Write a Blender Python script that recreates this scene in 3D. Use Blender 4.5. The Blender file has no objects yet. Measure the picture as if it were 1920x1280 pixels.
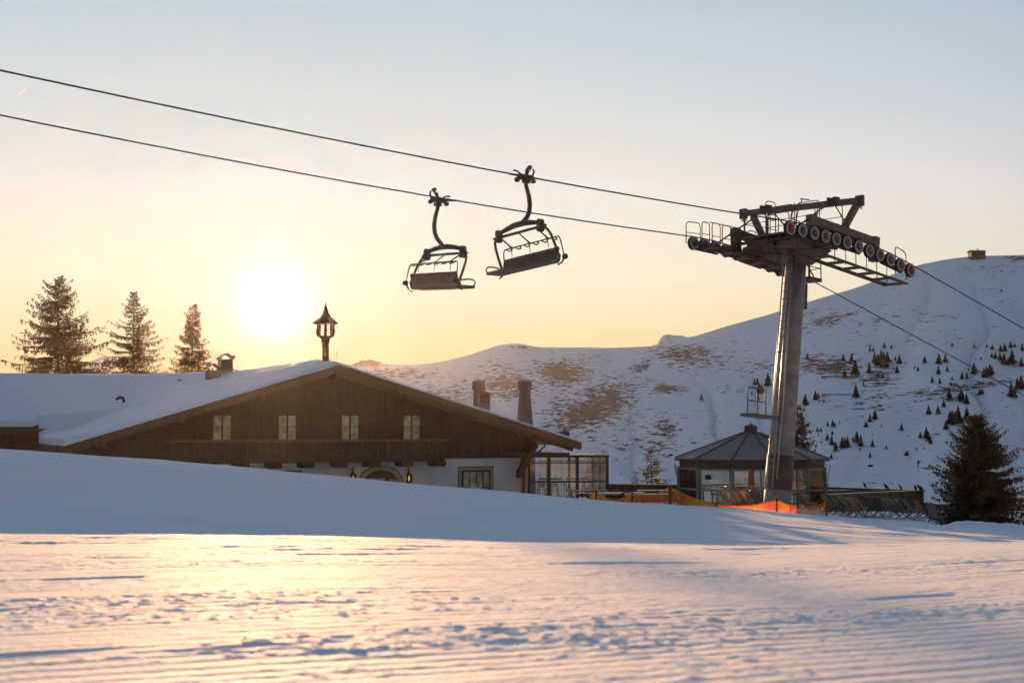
import bpy, math, random
import numpy as np
from mathutils import Vector, Matrix
R = math.radians
random.seed(7)
C = bpy.context.scene.collection
sc = bpy.context.scene

# ------------------------------------------------------------------ camera, sky, sun, exposure
F = 2667.0                       # focal length in pixels of a 1920 wide picture (50 mm on full frame)
PH = math.atan(156.0 / F)        # camera looks up by this angle, eye at the world origin
cam = bpy.data.cameras.new('camera'); co = bpy.data.objects.new('camera', cam); C.objects.link(co)
cam.sensor_width = 36.0; cam.lens = 36.0 * F / 1920.0
cam.clip_start = 0.1; cam.clip_end = 9000
co.location = (0, 0, 0); co.rotation_euler = (math.pi / 2 + PH, 0, 0)
cam.dof.use_dof = True; cam.dof.focus_distance = 62.0; cam.dof.aperture_fstop = 3.2
sc.camera = co

def ray(px, py):
    dx = (px - 960.0) / F; dz = (640.0 - py) / F
    y = math.cos(PH) - dz * math.sin(PH); z = math.sin(PH) + dz * math.cos(PH)
    return dx / y, z / y
def P(px, py, Y):
    u, e = ray(px, py); return Vector((u * Y, Y, e * Y))
def onp(px, py, P0, d):
    """where the line of sight to a pixel meets the vertical plane through P0 along d"""
    u, e = ray(px, py)
    nx, ny = -d[1], d[0]
    t = (P0[0] * nx + P0[1] * ny) / (u * nx + ny)
    return Vector((u * t, t, e * t))

SUN_U, SUN_E = ray(512, 573)
sun_dir = Vector((SUN_U, 1, SUN_E)).normalized()
SKY_STR = 0.53
EXPO = 0.86
w = bpy.data.worlds.new('World'); sc.world = w; w.use_nodes = True
nt = w.node_tree; nt.nodes.clear()
def N(t, **k):
    n = nt.nodes.new(t)
    for a, b in k.items(): setattr(n, a, b)
    return n
def L(a, b): nt.links.new(a, b)
def Mth(op, a, b=None, c=None):
    n = N('ShaderNodeMath', operation=op)
    for i, v in enumerate((a, b, c)):
        if v is None: continue
        if isinstance(v, (int, float)): n.inputs[i].default_value = v
        else: L(v, n.inputs[i])
    return n.outputs[0]
def srgb(r, g, b):
    f = lambda c: (c / 255 / 12.92) if c / 255 <= .04045 else ((c / 255 + .055) / 1.055) ** 2.4
    return (f(r), f(g), f(b), 1)
def ramp(fac, stops, node_tree=None):
    n = (node_tree or nt).nodes.new('ShaderNodeValToRGB')
    cr = n.color_ramp
    while len(cr.elements) > 1: cr.elements.remove(cr.elements[0])
    cr.elements[0].position = stops[0][0]; cr.elements[0].color = stops[0][1]
    for p, c in stops[1:]:
        e = cr.elements.new(p); e.color = c
    (node_tree or nt).links.new(fac, n.inputs[0])
    return n.outputs[0]
tc = N('ShaderNodeTexCoord')
sep = N('ShaderNodeSeparateXYZ'); L(tc.outputs['Generated'], sep.inputs[0])
dt = N('ShaderNodeVectorMath', operation='DOT_PRODUCT'); L(tc.outputs['Generated'], dt.inputs[0]); dt.inputs[1].default_value = sun_dir
dot = dt.outputs['Value']
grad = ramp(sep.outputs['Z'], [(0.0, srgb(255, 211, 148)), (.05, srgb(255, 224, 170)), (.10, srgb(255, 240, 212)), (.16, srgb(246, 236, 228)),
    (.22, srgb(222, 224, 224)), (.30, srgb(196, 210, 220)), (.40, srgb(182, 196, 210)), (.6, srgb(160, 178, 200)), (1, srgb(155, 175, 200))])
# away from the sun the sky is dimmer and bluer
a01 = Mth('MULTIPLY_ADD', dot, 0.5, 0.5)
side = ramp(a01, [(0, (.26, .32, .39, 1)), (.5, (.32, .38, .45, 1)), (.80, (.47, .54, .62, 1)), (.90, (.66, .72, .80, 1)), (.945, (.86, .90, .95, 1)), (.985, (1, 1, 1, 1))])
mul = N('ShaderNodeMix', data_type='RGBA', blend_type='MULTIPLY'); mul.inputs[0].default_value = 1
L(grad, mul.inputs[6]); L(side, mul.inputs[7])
# the lit haze adds its own glow round the sun, so the clear sky behind it is that much dimmer there
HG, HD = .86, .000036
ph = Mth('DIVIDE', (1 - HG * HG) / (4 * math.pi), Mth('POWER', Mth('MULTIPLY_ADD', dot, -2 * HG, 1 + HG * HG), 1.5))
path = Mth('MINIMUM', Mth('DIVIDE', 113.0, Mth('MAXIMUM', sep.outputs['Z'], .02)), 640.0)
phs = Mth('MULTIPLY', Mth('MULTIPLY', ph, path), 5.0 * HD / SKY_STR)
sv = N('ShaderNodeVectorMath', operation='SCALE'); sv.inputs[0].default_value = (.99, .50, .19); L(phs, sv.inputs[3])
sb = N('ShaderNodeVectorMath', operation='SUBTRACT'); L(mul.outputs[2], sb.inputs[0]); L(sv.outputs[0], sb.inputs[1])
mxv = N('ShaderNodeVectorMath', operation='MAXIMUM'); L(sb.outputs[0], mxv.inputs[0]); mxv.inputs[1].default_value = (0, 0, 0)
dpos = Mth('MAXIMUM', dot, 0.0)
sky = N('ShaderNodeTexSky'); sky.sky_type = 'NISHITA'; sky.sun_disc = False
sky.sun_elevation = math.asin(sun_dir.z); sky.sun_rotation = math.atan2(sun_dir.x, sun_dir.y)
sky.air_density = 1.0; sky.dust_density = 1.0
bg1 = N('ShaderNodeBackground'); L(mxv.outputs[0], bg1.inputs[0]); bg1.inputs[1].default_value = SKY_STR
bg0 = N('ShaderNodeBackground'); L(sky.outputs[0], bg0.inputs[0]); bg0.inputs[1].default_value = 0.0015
def aur(sig_deg, col, st):
    n = 2.0 / (R(sig_deg) ** 2)
    p = Mth('POWER', dpos, n)
    b = N('ShaderNodeBackground'); b.inputs[0].default_value = col; L(Mth('MULTIPLY', p, st), b.inputs[1])
    return b
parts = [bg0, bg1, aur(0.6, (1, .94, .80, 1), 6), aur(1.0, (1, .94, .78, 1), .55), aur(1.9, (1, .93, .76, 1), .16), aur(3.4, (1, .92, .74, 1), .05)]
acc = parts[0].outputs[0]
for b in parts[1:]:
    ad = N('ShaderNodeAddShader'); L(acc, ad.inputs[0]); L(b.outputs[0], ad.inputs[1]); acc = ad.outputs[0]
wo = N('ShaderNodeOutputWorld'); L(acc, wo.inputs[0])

sl = bpy.data.lights.new('sun', 'SUN'); so = bpy.data.objects.new('sun', sl); C.objects.link(so)
sl.energy = 5.0; sl.angle = R(1.0); sl.color = (1.0, .54, .235)
so.rotation_euler = (-sun_dir).to_track_quat('-Z', 'Y').to_euler(); so.location = (-30, 100, 40)
sc.view_settings.view_transform = 'Standard'; sc.view_settings.look = 'None'
sc.view_settings.exposure = EXPO; sc.view_settings.gamma = 1
cy = sc.cycles
cy.max_bounces = 6; cy.transparent_max_bounces = 24; cy.volume_bounces = 0; cy.use_denoising = True
cy.caustics_reflective = False; cy.caustics_refractive = False; cy.sample_clamp_indirect = 6

# ------------------------------------------------------------------ helpers
def tag(o, label=None, cat=None, group=None, kind=None):
    if label: o['label'] = label
    if cat: o['category'] = cat
    if group: o['group'] = group
    if kind: o['kind'] = kind
    return o
ORG = {}
def empty(name, loc, label, cat, group=None, rz=0.0):
    o = bpy.data.objects.new(name, None); C.objects.link(o); o.location = loc; o.rotation_euler = (0, 0, rz)
    o.empty_display_size = .3
    ORG[o.name] = Vector(loc)
    return tag(o, label, cat, group)
class MB:
    def __init__(s, T=None): s.v = []; s.f = []; s.m = []; s.T = T; s.mi = 0; s.sm = []
    def pt(s, p):
        p = Vector(p); s.v.append(s.T @ p if s.T is not None else p); return len(s.v) - 1
    def face(s, ids, smooth=False): s.f.append(list(ids)); s.m.append(s.mi); s.sm.append(smooth)
    def poly(s, pts): s.face([s.pt(p) for p in pts])
    def boxb(s, c, ex, ey, ez):
        c = Vector(c); ex, ey, ez = Vector(ex), Vector(ey), Vector(ez)
        i = [s.pt(c + ex * a + ey * b + ez * d) for d in (-1, 1) for b in (-1, 1) for a in (-1, 1)]
        for q in ((0, 2, 3, 1), (4, 5, 7, 6), (0, 1, 5, 4), (2, 6, 7, 3), (0, 4, 6, 2), (1, 3, 7, 5)): s.face([i[k] for k in q])
    def box(s, x0, x1, y0, y1, z0, z1):
        s.boxb(((x0 + x1) / 2, (y0 + y1) / 2, (z0 + z1) / 2), (abs(x1 - x0) / 2, 0, 0), (0, abs(y1 - y0) / 2, 0), (0, 0, abs(z1 - z0) / 2))
    def beam(s, p, q, wd, h, up=(0, 0, 1)):
        p, q = Vector(p), Vector(q); d = q - p; n = d.normalized(); up = Vector(up)
        a = n.cross(up)
        if a.length < 1e-4: a = n.cross(Vector((1, 0, 0)))
        a.normalize(); b = a.cross(n).normalized()
        s.boxb((p + q) / 2, d / 2, a * (wd / 2), b * (h / 2))
    def tube(s, pts, r, n=8, caps=True, flat=1.0, smooth=True):
        pts = [Vector(p) for p in pts]; k = len(pts)
        rr = r if isinstance(r, (list, tuple)) else [r] * k
        prev = None; rings = []
        for i, p in enumerate(pts):
            t = (pts[min(i + 1, k - 1)] - pts[max(i - 1, 0)]).normalized()
            if prev is None:
                a = t.cross(Vector((0, 0, 1)))
                if a.length < .05: a = t.cross(Vector((0, 1, 0)))
            else:
                a = prev - t * prev.dot(t)
            a.normalize(); prev = a; b = t.cross(a)
            rings.append([s.pt(p + (a * math.cos(6.28318 * j / n) + b * math.sin(6.28318 * j / n) * flat) * rr[i]) for j in range(n)])
        for i in range(k - 1):
            for j in range(n):
                s.face((rings[i][j], rings[i][(j + 1) % n], rings[i + 1][(j + 1) % n], rings[i + 1][j]), smooth)
        if caps: s.face(rings[0][::-1]); s.face(rings[-1])
    def lathe(s, c, prof, n=24, ax=None, smooth=True, flute=0.0, rot=0.0):
        """prof: (r, h) along axis ax"""
        c = Vector(c); az = Vector(ax).normalized() if ax is not None else Vector((0, 0, 1))
        a = az.cross(Vector((0, 0, 1)))
        if a.length < .05: a = Vector((1, 0, 0)); a = (a - az * a.dot(az))
        a.normalize(); b = az.cross(a); rings = []
        for r, h in prof:
            rings.append([s.pt(c + az * h + (a * math.cos(rot + 6.28318 * j / n) + b * math.sin(rot + 6.28318 * j / n)) * r * (1 - (flute if j % 2 else 0))) for j in range(n)])
        for i in range(len(prof) - 1):
            for j in range(n):
                s.face((rings[i][j], rings[i][(j + 1) % n], rings[i + 1][(j + 1) % n], rings[i + 1][j]), smooth)
        s.face(rings[0][::-1]); s.face(rings[-1])
    def prism(s, pts, d):
        """polygon pts (3D) extruded by vector d"""
        d = Vector(d); a = [s.pt(p) for p in pts]; b = [s.pt(Vector(p) + d) for p in pts]; n = len(pts)
        s.face(a[::-1]); s.face(b)
        for i in range(n): s.face((a[i], a[(i + 1) % n], b[(i + 1) % n], b[i]))
    def build_each(s, name, mats, parent):
        par = list(range(len(s.v)))
        def fd(a):
            while par[a] != a: par[a] = par[par[a]]; a = par[a]
            return a
        for f in s.f:
            for k in f[1:]: par[fd(k)] = fd(f[0])
        gr = {}
        for i, f in enumerate(s.f): gr.setdefault(fd(f[0]), []).append(i)
        for fs in gr.values():
            b = MB(); mp = {}
            for i in fs:
                for k in s.f[i]:
                    if k not in mp: mp[k] = len(b.v); b.v.append(s.v[k])
                b.f.append([mp[k] for k in s.f[i]]); b.m.append(s.m[i]); b.sm.append(s.sm[i])
            o = b.build(name, mats, parent)
        return o
    def build(s, name, mats, parent=None, org=None):
        me = bpy.data.meshes.new(name)
        o_ = ORG.get(parent.name, Vector()) if parent is not None else (Vector(org) if org is not None else Vector())
        me.from_pydata([tuple(v - o_) for v in s.v], [], s.f)
        if not isinstance(mats, (list, tuple)): mats = [mats]
        for m in mats: me.materials.append(m)
        me.polygons.foreach_set('material_index', s.m); me.polygons.foreach_set('use_smooth', s.sm)
        me.update()
        ob = bpy.data.objects.new(name, me); C.objects.link(ob)
        if parent is not None: ob.parent = parent
        else: ob.location = o_
        ORG[ob.name] = o_
        return ob
def copy_tree(o, parent=None):
    c = o.copy(); C.objects.link(c); c.parent = parent
    for ch in [x for x in KIDS.get(o.name, [])]: copy_tree(ch, c)
    return c
KIDS = {}
def reg(root):
    """remember the children of a prototype"""
    for o in C.objects:
        if o.parent is not None: KIDS.setdefault(o.parent.name, [])
    KIDS[root.name] = [o for o in C.objects if o.parent == root]
    for ch in KIDS[root.name]: KIDS[ch.name] = [o for o in C.objects if o.parent == ch]

def pmat(name, c1, c2=None, scale=3.0, rough=.7, metal=0.0, bump=0.0, stretch=(1, 1, 1), detail=5, emit=None, est=0, spec=.5, bscale=None, trans=0.0):
    m = bpy.data.materials.new(name); m.use_nodes = True; t = m.node_tree; bs = t.nodes['Principled BSDF']
    c2 = c2 or tuple(c * .7 for c in c1)
    tcn = t.nodes.new('ShaderNodeTexCoord'); mp = t.nodes.new('ShaderNodeMapping'); mp.inputs['Scale'].default_value = stretch
    t.links.new(tcn.outputs['Object'], mp.inputs[0])
    no = t.nodes.new('ShaderNodeTexNoise'); no.inputs['Scale'].default_value = scale; no.inputs['Detail'].default_value = detail
    t.links.new(mp.outputs[0], no.inputs['Vector'])
    col = ramp(no.outputs['Fac'], [(.32, (*c1, 1)), (.68, (*c2, 1))], t)
    t.links.new(col, bs.inputs['Base Color'])
    bs.inputs['Roughness'].default_value = rough; bs.inputs['Metallic'].default_value = metal
    bs.inputs['Specular IOR Level'].default_value = spec
    if bump:
        n2 = t.nodes.new('ShaderNodeTexNoise'); n2.inputs['Scale'].default_value = bscale or scale * 4; n2.inputs['Detail'].default_value = 4
        t.links.new(mp.outputs[0], n2.inputs['Vector'])
        bp = t.nodes.new('ShaderNodeBump'); bp.inputs['Strength'].default_value = bump; bp.inputs['Distance'].default_value = .02
        t.links.new(n2.outputs['Fac'], bp.inputs['Height']); t.links.new(bp.outputs[0], bs.inputs['Normal'])
    if emit:
        bs.inputs['Emission Color'].default_value = (*emit, 1); bs.inputs['Emission Strength'].default_value = est
    if trans:
        tr = t.nodes.new('ShaderNodeBsdfTranslucent'); t.links.new(col, tr.inputs[0])
        mx = t.nodes.new('ShaderNodeMixShader'); mx.inputs[0].default_value = trans
        t.links.new(bs.outputs[0], mx.inputs[1]); t.links.new(tr.outputs[0], mx.inputs[2])
        t.links.new(mx.outputs[0], t.nodes['Material Output'].inputs[0])
    return m
def glass(name, tint=(.85, .88, .86), gl=.12, rough=.02):
    m = bpy.data.materials.new(name); m.use_nodes = True; t = m.node_tree; t.nodes.remove(t.nodes['Principled BSDF'])
    tr = t.nodes.new('ShaderNodeBsdfTransparent'); tr.inputs[0].default_value = (*tint, 1)
    g = t.nodes.new('ShaderNodeBsdfGlossy'); g.inputs['Roughness'].default_value = rough
    fr = t.nodes.new('ShaderNodeFresnel'); fr.inputs[0].default_value = 1.25
    ns = t.nodes.new('ShaderNodeTexNoise'); ns.inputs['Scale'].default_value = 9; ns.inputs['Detail'].default_value = 6
    tcn = t.nodes.new('ShaderNodeTexCoord'); t.links.new(tcn.outputs['Object'], ns.inputs['Vector'])
    df = t.nodes.new('ShaderNodeBsdfTranslucent'); df.inputs[0].default_value = (.8, .8, .78, 1)   # dust and frost on the panes
    rp = ramp(ns.outputs['Fac'], [(.5, (.01, .01, .01, 1)), (.8, (.09, .09, .09, 1))], t)
    m0 = t.nodes.new('ShaderNodeMixShader'); t.links.new(rp, m0.inputs[0]); t.links.new(tr.outputs[0], m0.inputs[1]); t.links.new(df.outputs[0], m0.inputs[2])
    ad = t.nodes.new('ShaderNodeMath'); ad.operation = 'ADD'; t.links.new(fr.outputs[0], ad.inputs[0]); ad.inputs[1].default_value = gl
    mx = t.nodes.new('ShaderNodeMixShader'); t.links.new(ad.outputs[0], mx.inputs[0]); t.links.new(m0.outputs[0], mx.inputs[1]); t.links.new(g.outputs[0], mx.inputs[2])
    t.links.new(mx.outputs[0], t.nodes['Material Output'].inputs[0])
    return m
# value noise in numpy
def vnoise(x, y, seed=0):
    xi = np.floor(x).astype(np.int64); yi = np.floor(y).astype(np.int64); fx = x - xi; fy = y - yi
    fx = fx * fx * fx * (fx * (fx * 6 - 15) + 10); fy = fy * fy * fy * (fy * (fy * 6 - 15) + 10)
    def h(a, b):
        n = (a * 374761393 + b * 668265263 + seed * 1442695041) & 0xFFFFFFFF
        n = ((n ^ (n >> 13)) * 1274126177) & 0xFFFFFFFF
        n = (n ^ (n >> 16)) & 0xFFFFFFFF
        return n / 4294967295.0
    a = h(xi, yi); b = h(xi + 1, yi); c = h(xi, yi + 1); d = h(xi + 1, yi + 1)
    return (a + (b - a) * fx) * (1 - fy) + (c + (d - c) * fx) * fy
def fbm(x, y, o=4, seed=0):
    s = 0; a = .5; t = 0
    for i in range(o):
        s = s + a * vnoise(x * 2 ** i, y * 2 ** i, seed + i * 17); t += a; a *= .5
    return s / t
def sstep(a, b, x):
    t = np.clip((x - a) / (b - a), 0, 1); return t * t * (3 - 2 * t)
def pchip(ks, zs, y):
    """ks knots (K), zs (K,N) values, y (N)"""
    K = len(ks); h = np.diff(ks); d = (zs[1:] - zs[:-1]) / h[:, None]
    m = np.zeros_like(zs); m[0] = d[0]; m[-1] = d[-1]
    same = d[:-1] * d[1:] > 0
    m[1:-1] = np.where(same, 2 * d[:-1] * d[1:] / np.where(same, d[:-1] + d[1:], 1), 0)
    i = np.clip(np.searchsorted(ks, y, side='right') - 1, 0, K - 2); n = np.arange(len(y))
    hh = h[i]; t = np.clip((y - ks[i]) / hh, 0, 1)
    return ((2 * t**3 - 3 * t**2 + 1) * zs[i, n] + (t**3 - 2 * t**2 + t) * hh * m[i, n] + (-2 * t**3 + 3 * t**2) * zs[i + 1, n] + (t**3 - t**2) * hh * m[i + 1, n])
def prof(lst):
    us, es = zip(*[ray(a, b) for a, b in lst]); return np.array(us), np.array(es)
def grid_mesh(name, X, Y, Z, mat, attr=None, flip=False):
    r, c = X.shape
    me = bpy.data.meshes.new(name); me.vertices.add(r * c)
    me.vertices.foreach_set('co', np.stack([X, Y, Z], -1).astype(np.float32).ravel())
    i = np.arange(r * c).reshape(r, c)
    q = np.stack([i[:-1, :-1], i[:-1, 1:], i[1:, 1:], i[1:, :-1]], -1).reshape(-1, 4)
    if flip: q = q[:, ::-1]
    nf = len(q); me.loops.add(nf * 4); me.polygons.add(nf)
    me.loops.foreach_set('vertex_index', q.ravel().astype(np.int32))
    me.polygons.foreach_set('loop_start', np.arange(0, nf * 4, 4, dtype=np.int32))
    me.polygons.foreach_set('use_smooth', np.ones(nf, dtype=bool))
    me.update(calc_edges=True); me.validate()
    if attr is not None:
        at = me.attributes.new(attr[0], 'FLOAT', 'POINT'); at.data.foreach_set('value', attr[1].astype(np.float32).ravel())
    me.materials.append(mat)
    o = bpy.data.objects.new(name, me); C.objects.link(o); ORG[o.name] = Vector()
    return o

# ------------------------------------------------------------------ terrain
uA, eA = prof([(-400, 996), (0, 999), (300, 1003), (600, 1006), (960, 1016), (1400, 1023), (1700, 1019), (1920, 1014), (2300, 1010)])
uB, eB = prof([(-400, 820), (0, 842), (300, 862), (600, 890), (900, 919), (1100, 939), (1300, 957), (1600, 983), (1920, 997), (2300, 1003)])
KN = np.array([0.0, 15, 25, 48, 58, 66, 78, 92, 112, 140, 175])
EYE = -0.65
def ground_z(x, y, detail=False):
    x = np.atleast_1d(np.asarray(x, float)); y = np.atleast_1d(np.asarray(y, float)); sh = x.shape
    x = x.ravel(); y = y.ravel(); u = x / np.maximum(y, 9.0)
    a = np.interp(u, uA, eA); b = np.interp(u, uB, eB)
    zB = b * 48; o = np.ones_like(x)
    zs = np.stack([EYE * o, a * 15, np.minimum(a * 25 - .75, -2.6), zB, np.minimum(zB - .30, -3.3), -3.98 * o, -4.25 * o, -6.5 * o, -14 * o, -32 * o, -62 * o])
    rt_ = sstep(.285, .31, u); zs[5] -= rt_ * 1.6; zs[6] -= rt_ * 3.5; zs[4] -= rt_ * .5
    z = pchip(KN, zs, y)
    # ridge of ploughed snow at the right behind the crest
    hp = sstep(.295, .315, u) * (1 - sstep(.40, .43, u)) * np.exp(-((y - 50.2) / .9) ** 2)
    z = z + hp * (.10 + .22 * fbm(x * 1.6, y * 1.6, 3, 5))
    if detail:
        cx, cyy = math.cos(R(28)), math.sin(R(28))
        s = x * cx + y * cyy; v = -x * cyy + y * cx
        near = 1 - sstep(20, 40, y)
        z = z + .05 * (fbm(x * .35, y * .35, 3, 1) - .5) * sstep(3, 9, y)
        z = z + .010 * (fbm(s * .5, v * 4.5, 3, 21) - .5) * (.5 + .5 * near) + .11 * (fbm(x * .13, y * 1.1 + x * .16, 4, 25) - .5) * (1 - near)
        z = z + .016 * (vnoise(s * .05, v * 1.35, 22) - .5) * near
        band = .18 + .82 * sstep(.45, .78, vnoise(s * .12, v * 1.15, 31)) * sstep(.35, .6, fbm(s * .45, v * 1.6, 3, 33))
        crumb = np.maximum(fbm(s * 6, v * 6.5, 3, 41) - .50, 0) * .017 + np.maximum(fbm(s * 19, v * 19, 2, 43) - .50, 0) * .015
        z = z + band * crumb * near
        gro = sstep(.62, .78, vnoise(s * .35, v * 3.1, 51)) * sstep(.45, .65, fbm(s * 1.3, v * 3.2, 2, 53))
        z = z - gro * .012 * near * (.6 + .8 * fbm(s * 6, v * 10, 2, 55))
        z = z + .0042 * (fbm(s * 14, v * 16, 3, 61) - .5) * near * (.6 + .8 * sstep(.4, .65, fbm(x * .4, y * .9, 3, 63)))
    return z.reshape(sh)
def gz(x, y): return float(ground_z([x], [y])[0])

def snow_mat():
    m = bpy.data.materials.new('groomed_snow'); m.use_nodes = True; t = m.node_tree; bs = t.nodes['Principled BSDF']
    bs.inputs['Base Color'].default_value = (.80, .83, .88, 1); bs.inputs['Roughness'].default_value = .78
    bs.inputs['Specular IOR Level'].default_value = .12
    bs.inputs['Sheen Weight'].default_value = .15; bs.inputs['Sheen Roughness'].default_value = .4
    tcn = t.nodes.new('ShaderNodeTexCoord')
    mp = t.nodes.new('ShaderNodeMapping'); mp.inputs['Rotation'].default_value = (0, 0, R(-28)); t.links.new(tcn.outputs['Object'], mp.inputs[0])
    wv = t.nodes.new('ShaderNodeTexWave'); wv.bands_direction = 'Y'; wv.inputs['Scale'].default_value = 2.3
    wv.inputs['Distortion'].default_value = .9; wv.inputs['Detail'].default_value = 2; wv.inputs['Detail Scale'].default_value = .6
    t.links.new(mp.outputs[0], wv.inputs['Vector'])
    n1 = t.nodes.new('ShaderNodeTexNoise'); n1.inputs['Scale'].default_value = 34; n1.inputs['Detail'].default_value = 5; t.links.new(tcn.outputs['Object'], n1.inputs['Vector'])
    n2 = t.nodes.new('ShaderNodeTexNoise'); n2.inputs['Scale'].default_value = .9; n2.inputs['Detail'].default_value = 4
    mp2 = t.nodes.new('ShaderNodeMapping'); mp2.inputs['Scale'].default_value = (.35, 1.6, 1); t.links.new(mp.outputs[0], mp2.inputs[0]); t.links.new(mp2.outputs[0], n2.inputs['Vector'])
    r2 = ramp(n2.outputs['Fac'], [(.38, (.15, .15, .15, 1)), (.62, (1, 1, 1, 1))], t)
    mm = t.nodes.new('ShaderNodeMath'); mm.operation = 'MULTIPLY'; t.links.new(wv.outputs['Fac'], mm.inputs[0]); t.links.new(r2, mm.inputs[1])
    b1 = t.nodes.new('ShaderNodeBump'); b1.inputs['Strength'].default_value = .30; b1.inputs['Distance'].default_value = .024; t.links.new(mm.outputs[0], b1.inputs['Height'])
    b2 = t.nodes.new('ShaderNodeBump'); b2.inputs['Strength'].default_value = .42; b2.inputs['Distance'].default_value = .018
    t.links.new(n1.outputs['Fac'], b2.inputs['Height']); t.links.new(b1.outputs[0], b2.inputs['Normal'])
    t.links.new(b2.outputs[0], bs.inputs['Normal'])
    return m
M_SNOW = snow_mat()
us = np.concatenate([np.linspace(-1.1, -.40, 40)[:-1], np.linspace(-.40, .40, 1050), np.linspace(.40, 1.1, 40)[1:]])
ys = [1.0]
while ys[-1] < 3.5: ys.append(ys[-1] + .07)
while ys[-1] < 17: ys.append(ys[-1] + ys[-1] ** 2 / 3000)
while ys[-1] < 60: ys.append(ys[-1] + .20)
while ys[-1] < 172: ys.append(ys[-1] + 2.0)
ys = np.array(ys); YY, UU = np.meshgrid(ys, us, indexing='ij'); XX = UU * (YY + .8)
tag(grid_mesh('snow_ground', XX, YY, ground_z(XX, YY, True), M_SNOW), 'groomed snow piste with fine ridges and low sun across it', None, None, 'structure')

# mountain across the valley
uR, eR = prof([(-900, 760), (300, 760), (560, 740), (640, 700), (655, 685), (672, 676), (690, 673), (706, 676), (722, 683), (760, 684), (820, 680), (880, 665), (930, 648), (965, 643), (985, 646), (1010, 651), (1080, 651), (1150, 652), (1220, 649),
    (1300, 631), (1360, 612), (1440, 590), (1480, 577), (1530, 561), (1600, 541), (1660, 519), (1720, 497), (1780, 485), (1830, 480), (1920, 478), (2050, 470), (2300, 500), (3000, 600), (4500, 740)])
RD = 450.0
def mount_z(x, y):
    x = np.atleast_1d(np.asarray(x, float)); y = np.atleast_1d(np.asarray(y, float)); u = x / y
    e = np.interp(u, uR, eR); k = .5 * (np.interp(u - .004, uR, eR) + np.interp(u + .004, uR, eR)); e = .5 * (e + k)
    t = (y - 150) / (RD - 150)
    base = -50 + (e * RD + 50) * np.where(t < 1, np.clip(t, 0, 1) ** .93, 1)
    env = np.clip(t * 3, 0, 1) * np.clip((1 - t) * 3.0, 0, 1)
    und = (fbm(x / 75, y / 130, 4, 71) - .5) * 7.5 * env + (fbm(x / 17, y / 35, 3, 73) - .5) * 2 * env
    gl = u * 34 + 1.6 * fbm(x / 60, y / 60, 3, 79); und = und - (1 - np.abs(2 * vnoise(gl, y / 160, 77) - 1)) ** 3 * 2.6 * env
    z = base + und
    z = np.where(y > RD, e * RD - (y - RD) * .35, z)
    return z
def px_of(x, y, z):
    # picture coordinates of a point
    cp, sp = math.cos(PH), math.sin(PH)
    d = y * cp + z * sp; v = -y * sp + z * cp
    return 960 + F * x / d, 640 - F * v / d
def mount_hit(px, py):
    u, e = ray(px, py); Y = np.linspace(152, RD, 1400); Z = mount_z(u * Y, Y)
    k = np.nonzero(Z >= e * Y)[0]
    i = k[0] if len(k) else len(Y) - 1
    return Vector((u * Y[i], Y[i], float(Z[i])))
PATCH = [(1110, 765, 95, 45, 1.0, -.45), (1060, 700, 55, 26, .9, 0), (1200, 690, 26, 15, 1, -.3), (975, 650, 30, 10, .6, 0), (1290, 672, 70, 22, .85, 0), (1250, 728, 36, 11, 1, 0),
    (1370, 730, 50, 12, .55, 0), (1245, 803, 25, 16, .8, 0), (1235, 835, 40, 20, .5, 0), (1150, 840, 60, 20, .3, 0), (1560, 690, 75, 22, 1.1, 0), (1530, 672, 45, 12, .7, 0), (1645, 705, 40, 28, .8, 0),
    (1420, 690, 50, 20, .5, 0), (1555, 600, 55, 13, .65, -.2), (1785, 733, 60, 12, .8, -.15), (1860, 718, 60, 7, .7, -.15), (1650, 745, 30, 12, .5, 0), (1490, 592, 45, 7, .5, -.2), (690, 680, 34, 9, 1.2, 0),
    (760, 700, 80, 12, .7, 0), (850, 740, 50, 20, .5, 0), (950, 722, 60, 22, .8, 0), (1010, 810, 60, 25, .7, -.3), (930, 690, 40, 15, .5, 0), (1615, 762, 50, 8, .7, 0), (1755, 598, 45, 10, .35, 0),
    (1905, 484, 25, 7, .7, 0), (1740, 880, 50, 15, .3, 0), (1130, 680, 20, 25, .4, .5), (1640, 600, 60, 8, .3, -.2), (1140, 740, 60, 12, .5, .3)]
us2 = np.concatenate([np.linspace(-1.2, -.2, 60)[:-1], np.linspace(-.2, .42, 640), np.linspace(.42, 1.2, 60)[1:]])
ys2 = np.concatenate([np.linspace(150, RD, 340), RD + np.array([2, 5, 10, 25, 60, 120, 230])])
Y2, U2 = np.meshgrid(ys2, us2, indexing='ij'); X2 = U2 * Y2
Z2 = mount_z(X2, Y2)
PX, PY = px_of(X2, Y2, Z2)
bare = np.zeros_like(PX)
for cx, cy_, rx, ry, s_, sh_ in PATCH:
    dx_ = (PX - cx); dy_ = (PY - cy_) - sh_ * dx_
    bare = np.maximum(bare, s_ * np.exp(-((dx_ / rx) ** 2 + (dy_ / ry) ** 2) * .9))
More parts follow.
